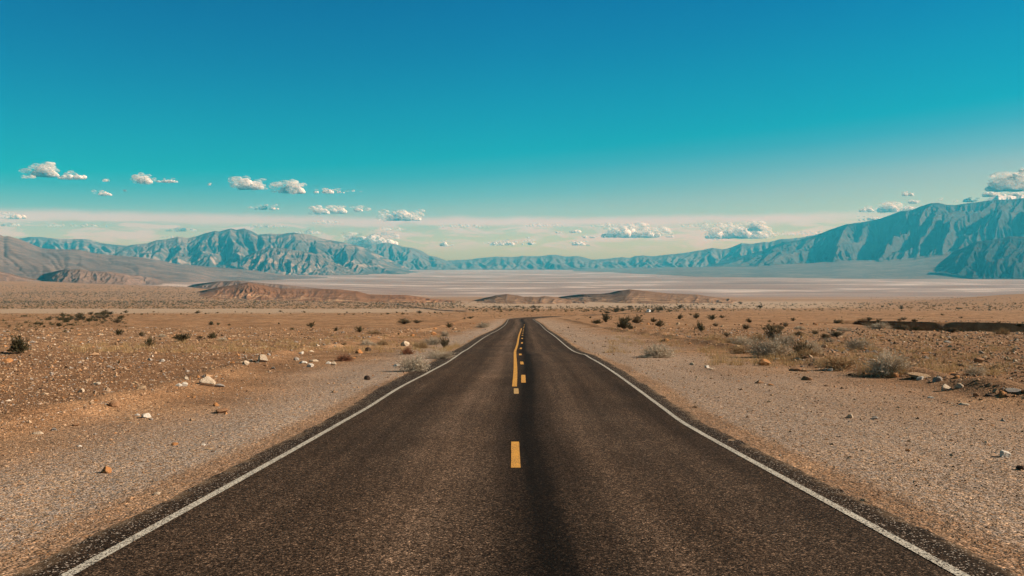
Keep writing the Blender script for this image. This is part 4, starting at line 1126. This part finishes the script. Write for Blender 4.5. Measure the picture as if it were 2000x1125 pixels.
for i, c in enumerate([
 (90, 331, 46, 28, 'bright puffy cloud highest at the left, with a pointed top', .4, 16, .45, False),
 (143, 343, 58, 14, 'flat cloud tail right of the highest left cloud', .3, 14, .6, False),
 (58, 343, 36, 10, 'dim grey scrap left of the highest left cloud', 0, 9, .5, True),
 (282, 347, 28, 21, 'small puffy cloud head with a ragged tail to its right', .4, 12, .4, False),
 (323, 352, 46, 9, 'ragged thin tail right of a small puffy cloud head', .3, 12, .7, False),
 (204, 377, 30, 10, 'small faint oval cloud under the left clouds', .3, 9, .4, False),
 (243, 370, 10, 8, 'tiny cloud dot right of the faint oval one', 0, 5, .4, True),
 (206, 350, 18, 9, 'barely visible wisp between the left clouds', 0, 6, .5, True),
 (410, 358, 10, 9, 'tiny wisp left of the white heaped cloud', 0, 5, .5, True),
 (491, 357, 58, 25, 'white heaped cloud with its peak on the left half', .35, 18, .4, False),
 (570, 365, 48, 25, 'round white cloud right of the heaped one', .3, 18, .55, False),
 (642, 373, 62, 9, 'thin flat streak cloud right of the round white one', .3, 14, .4, False),
 (690, 372, 34, 5, 'faint end of the thin flat streak cloud', 0, 8, .5, True),
 (523, 405, 50, 9, 'thin low cloud above the left mountain', .3, 12, .4, False),
 (627, 409, 34, 18, 'left of two puffs joined above the haze band', .3, 12, .5, False),
 (663, 408, 36, 17, 'right of two puffs joined above the haze band', .3, 12, .5, False),
 (699, 407, 18, 12, 'little puff right of the joined pair', .2, 8, .5, False),
 (718, 407, 16, 9, 'fading wisp right of the little puff', 0, 6, .5, True),
 (785, 419, 74, 23, 'plump long white cloud sitting on the haze band', .35, 24, .5, False),
 (32, 421, 42, 13, 'pale lens cloud low at the left edge', .3, 12, .5, False),
 (730, 466, 92, 26, 'broad cream cloud bank behind the left mountain shoulder', .5, 22, .45, False),
 (690, 462, 40, 12, 'dim cream patch left of the cream bank', 0, 9, .5, True),
 (868, 474, 16, 13, 'small pink puff right of the left mountain', .2, 7, .4, False),
 (883, 477, 10, 6, 'crumb of cloud right of the small pink puff', 0, 5, .5, True),
 (980, 473, 50, 12, 'faint broken cloud low over the far ridge', .3, 12, .6, False),
 (1031, 473, 24, 10, 'little cloud low over the far ridge', .2, 8, .5, False),
 (1030, 463, 12, 6, 'speck of cloud right above the little low one', 0, 5, .5, True),
 (1232, 450, 112, 27, 'large heaped cloud right of centre with white tops', .4, 30, .55, False),
 (1124, 450, 24, 9, 'small oval cloud left of the large heaped one', .2, 9, .5, False),
 (1090, 453, 14, 5, 'tiny oval cloud far left of the large heaped one', .2, 6, .5, False),
 (1141, 462, 13, 6, 'left of two crumbs under the large heaped cloud', .2, 6, .5, False),
 (1158, 462, 13, 6, 'right of two crumbs under the large heaped cloud', .2, 6, .5, False),
 (1130, 474, 32, 10, 'pinkish low cloud under the two crumbs', .3, 9, .3, False),
 (1308, 461, 18, 5, 'small scrap right of the large heaped cloud', .2, 6, .5, False),
 (1435, 452, 118, 27, 'large cumulus left of the right range, flat based', .45, 30, .7, False),
 (1476, 440, 30, 22, 'bulging white tower on the large cumulus', .3, 14, .5, False),
 (1585, 452, 60, 12, 'thin cloud strip lying on the right slope crest', .5, 12, .5, True),
 (1695, 408, 30, 12, 'small cloud left of the grey white puff above the ridge', .3, 9, .4, False),
 (1735, 402, 34, 24, 'grey white puff standing above the right ridge', .3, 14, .4, False),
 (1773, 378, 23, 9, 'lens cloud floating highest above the ridge slope', .2, 9, .5, False),
 (1783, 393, 21, 9, 'small cloud beneath the floating lens', .2, 9, .5, False),
 (1776, 405, 30, 11, 'low cloud resting on the ridge beneath the lens', .3, 9, .4, False),
 (1702, 426, 62, 9, 'string of cloud touching the rising ridge line', .4, 16, .8, False),
 (1893, 390, 28, 10, 'flat cloud on the crest before the summit', .3, 9, .4, False),
 (1840, 388, 14, 6, 'faint tuft above the rounded crest', 0, 5, .5, True),
 (1866, 391, 12, 6, 'faint tuft right of the rounded crest', 0, 5, .5, True),
 (1982, 350, 92, 44, 'largest bright cloud at the right edge', .4, 26, .65, False),
 (1934, 378, 38, 13, 'cloud band lower left of the largest right cloud', .3, 12, .4, False),
 (1978, 378, 36, 11, 'cloud band between the largest right cloud and the summit', .3, 12, .5, False),
 (1998, 330, 16, 13, 'cloud piece above the largest at the right edge', .2, 8, .5, False),
 (1937, 342, 8, 6, 'tiny puff left of the largest right cloud', .2, 5, .5, False),
 (150, 438, 120, 10, 'long soft cloud strip in the horizon bank at the far left', 0, 22, .4, True),
 (20, 437, 44, 10, 'soft cloud scrap under the pale lens cloud', 0, 10, .5, True),
 (355, 446, 60, 12, 'soft cream cloud over the left mountain slope', 0, 12, .5, True),
 (330, 462, 40, 7, 'thin low cloud touching the left mountain slope', 0, 9, .5, True),
 (520, 440, 90, 9, 'soft strip of the horizon bank above the twin summit', 0, 16, .5, True),
 (600, 452, 70, 11, 'soft cream cloud behind the right shoulder of the left mountain', 0, 14, .5, True),
 (640, 432, 60, 9, 'soft strip under the joined pair of puffs', 0, 12, .5, True),
 (760, 446, 80, 9, 'soft strip under the plump long cloud', 0, 14, .5, True),
 (905, 440, 110, 9, 'long soft strip of the horizon bank left of centre', 0, 18, .5, True),
 (1060, 438, 90, 9, 'long soft strip of the horizon bank in the middle', 0, 16, .5, True),
 (1215, 437, 120, 12, 'soft veil behind the large heaped cloud', 0, 20, .5, True),
 (1400, 436, 150, 14, 'soft veil behind the large cumulus', 0, 22, .5, True),
 (1520, 455, 70, 9, 'soft strip right of the large cumulus', 0, 14, .5, True),
]):
    cloud(c[0], c[1], c[2], c[3], c[4], c[5], c[6], i * 7, c[7], c[8], 42000.0 - (i * 37 % 11) * 420)

# ------------------------------------------------------------------ air
def build_haze():
    bm = bmesh.new(); bmesh.ops.create_cube(bm, size=1.0)
    me = bpy.data.meshes.new('haze'); bm.to_mesh(me); bm.free()
    o = link('haze', me); zt, zb = 2050.0, -330.0
    o.scale = (66000, 66000, zt - zb); o.location = (0, 0, (zt + zb) / 2)
    m = bpy.data.materials.new('valley_air'); m.use_nodes = True; nt = m.node_tree; nt.nodes.clear()
    out = nt.nodes.new('ShaderNodeOutputMaterial'); v = nt.nodes.new('ShaderNodeVolumePrincipled')
    v.inputs['Color'].default_value = (0.05, 0.63, 1.0, 1); v.inputs['Absorption Color'].default_value = (1, 1, 1, 1); v.inputs['Density'].default_value = 2.75e-5; v.inputs['Anisotropy'].default_value = 0.0
    nt.links.new(v.outputs[0], out.inputs['Volume']); me.materials.append(m)
    tag(o, 'blue green air filling the valley and fading the far mountains', 'haze', kind='stuff')
build_haze()

# ------------------------------------------------------------------ light
EL, AZ = R(30), R(2)                 # sun elevation; azimuth from +X (right) towards +Y (ahead)
sd = Vector((math.cos(EL) * math.cos(AZ), math.cos(EL) * math.sin(AZ), math.sin(EL)))
L = bpy.data.lights.new('sun', 'SUN'); L.energy = 5.0; L.angle = R(0.5); L.color = (1.0, 0.87, 0.70)
lo = bpy.data.objects.new('sun', L); COL.objects.link(lo); lo.location = sd * 300; lo.rotation_euler = (-sd).to_track_quat('-Z', 'Y').to_euler()

w = bpy.data.worlds.new('World'); scn.world = w; w.use_nodes = True
nt = w.node_tree; nt.nodes.clear(); N = nt.nodes; K = nt.links
def wn(t, **k):
    n = N.new(t)
    for a, b in k.items(): setattr(n, a, b)
    return n
def wm(op, a, b=0.0, clamp=False):
    n = N.new('ShaderNodeMath'); n.operation = op; n.use_clamp = clamp
    for i, v in enumerate((a, b)):
        if isinstance(v, bpy.types.NodeSocket): K.new(v, n.inputs[i])
        else: n.inputs[i].default_value = v
    return n.outputs[0]
out = wn('ShaderNodeOutputWorld'); bg = wn('ShaderNodeBackground'); bg.inputs['Strength'].default_value = 0.1
sky = wn('ShaderNodeTexSky', sky_type='NISHITA'); sky.sun_disc = False; sky.sun_elevation = EL; sky.sun_rotation = math.pi / 2 - AZ; sky.air_density = 1.0; sky.dust_density = 0.6; sky.ozone_density = 1.5
tc = wn('ShaderNodeTexCoord'); sep = wn('ShaderNodeSeparateXYZ'); K.new(tc.outputs['Generated'], sep.inputs[0])
x, z = sep.outputs[0], sep.outputs[2]
elev = wm('SUBTRACT', z, wm('MULTIPLY', wm('MULTIPLY', x, 0.075), wm('MULTIPLY', wm('SUBTRACT', z, 0.02), 12.0, True)))
def wramp(f, stops, scale=1.0):
    r = wn('ShaderNodeValToRGB'); K.new(f, r.inputs[0]); cr = r.color_ramp
    while len(cr.elements) < len(stops): cr.elements.new(.5)
    for e, (p, c) in zip(cr.elements, stops):
        e.position = p; e.color = (c[0], c[1], c[2], 1) if hasattr(c, '__len__') else (c, c, c, 1)
    return r.outputs[0]
SKY_STOPS = [(0.0, (0.74, 0.66, 0.26)), (0.020, (0.68, 0.65, 0.40)), (0.037, (0.58, 0.60, 0.48)), (0.052, (0.50, 0.55, 0.49)), (0.063, (0.44, 0.52, 0.51)), (0.082, (0.25, 0.49, 0.53)), (0.110, (0.07, 0.47, 0.54)),
             (0.132, (0.0, 0.494, 0.544)), (0.193, (0.0, 0.454, 0.565)), (0.251, (0.0, 0.39, 0.574)), (0.304, (0.0, 0.344, 0.576)), (0.345, (0.0, 0.30, 0.51)), (0.39, (0.02, 0.11, 0.16)), (0.46, (0.035, 0.05, 0.055)), (1.0, (0.035, 0.04, 0.04))]
tint = wramp(elev, [(p, tuple(v / 3 for v in c)) for p, c in SKY_STOPS])
t3 = wn('ShaderNodeVectorMath', operation='SCALE'); K.new(tint, t3.inputs[0]); t3.inputs['Scale'].default_value = 3.0
# high thin cloud sheet low over the horizon, broken underneath
def wnoise(sc, det, rough=.55, dist=0.0):
    m = wn('ShaderNodeVectorMath', operation='MULTIPLY'); K.new(tc.outputs['Generated'], m.inputs[0]); m.inputs[1].default_value = sc
    n = wn('ShaderNodeTexNoise'); K.new(m.outputs[0], n.inputs['Vector']); n.inputs['Scale'].default_value = 1.0; n.inputs['Detail'].default_value = det; n.inputs['Roughness'].default_value = rough; n.inputs['Distortion'].default_value = dist
    return n.outputs['Fac']
def wstep(a, b, v):
    n = wn('ShaderNodeMapRange', interpolation_type='SMOOTHSTEP'); K.new(v, n.inputs[0]); n.inputs[1].default_value = a; n.inputs[2].default_value = b
    return n.outputs[0]
zz = wm('ADD', z, wm('MULTIPLY', wm('SUBTRACT', wnoise((4.5, 4.5, 0.0), 3), 0.5), -0.016))
zz = wm('ADD', zz, wm('MULTIPLY', wm('SUBTRACT', wnoise((40, 40, 60), 4), 0.5), 0.0035))
top = wm('SUBTRACT', 1.0, wstep(0.0485, 0.0580, zz))
solid = wstep(0.040, 0.047, wm('ADD', zz, wm('MULTIPLY', wm('SUBTRACT', wnoise((9, 9, 60), 4), 0.5), 0.02)))
patch = wm('MULTIPLY', wstep(0.45, 0.60, wnoise((16, 16, 95), 7, .62, .6)), wstep(0.006, 0.022, z))
sheet = wm('MULTIPLY', top, wm('MAXIMUM', solid, wm('MULTIPLY', patch, 0.9)))
sheet = wm('MULTIPLY', sheet, wm('ADD', 0.72, wm('MULTIPLY', wnoise((3, 3, 30), 4), 0.5), True))
side = wm('SUBTRACT', 1.0, wm('MULTIPLY', wstep(0.30, 0.46, x), 0.7))
sheet = wm('MULTIPLY', sheet, side)
cm = wn('ShaderNodeMix', data_type='RGBA'); K.new(sheet, cm.inputs[0]); K.new(t3.outputs[0], cm.inputs[6]); cm.inputs[7].default_value = (0.92, 0.68, 0.74, 1)
mul = wn('ShaderNodeMix', data_type='RGBA', blend_type='MULTIPLY'); mul.inputs[0].default_value = 1.0; mul.clamp_result = False
K.new(sky.outputs[0], mul.inputs[6]); K.new(cm.outputs[2], mul.inputs[7])
skycol = mul.outputs[2]
dim = wn('ShaderNodeVectorMath', operation='SCALE'); K.new(skycol, dim.inputs[0]); K.new(wm('ADD', wm('ADD', 1.0, wm('MULTIPLY', wm('MINIMUM', x, 0.0), 0.28)), wm('MULTIPLY', wm('MAXIMUM', x, 0.0), -0.2)), dim.inputs['Scale'])
K.new(dim.outputs[0], bg.inputs['Color']); K.new(bg.outputs[0], out.inputs['Surface'])

# ------------------------------------------------------------------ camera, view
cam = bpy.data.cameras.new('camera'); cam.sensor_width = 36; cam.lens = F * 36 / 2000; cam.clip_start = 0.1; cam.clip_end = 300000
co = bpy.data.objects.new('camera', cam); COL.objects.link(co); co.location = CAM; co.rotation_euler = (math.pi / 2 - PITCH, 0, 0)
scn.camera = co
scn.cycles.use_denoising = True; scn.cycles.denoiser = 'OPENIMAGEDENOISE'; scn.cycles.denoising_input_passes = 'RGB_ALBEDO_NORMAL'; scn.cycles.denoising_prefilter = 'ACCURATE'
scn.view_settings.view_transform = 'Standard'; scn.view_settings.look = 'None'; scn.view_settings.exposure = 0.6; scn.view_settings.gamma = 1
scn.cycles.transparent_max_bounces = 24; scn.cycles.max_bounces = 6; scn.cycles.volume_bounces = 2
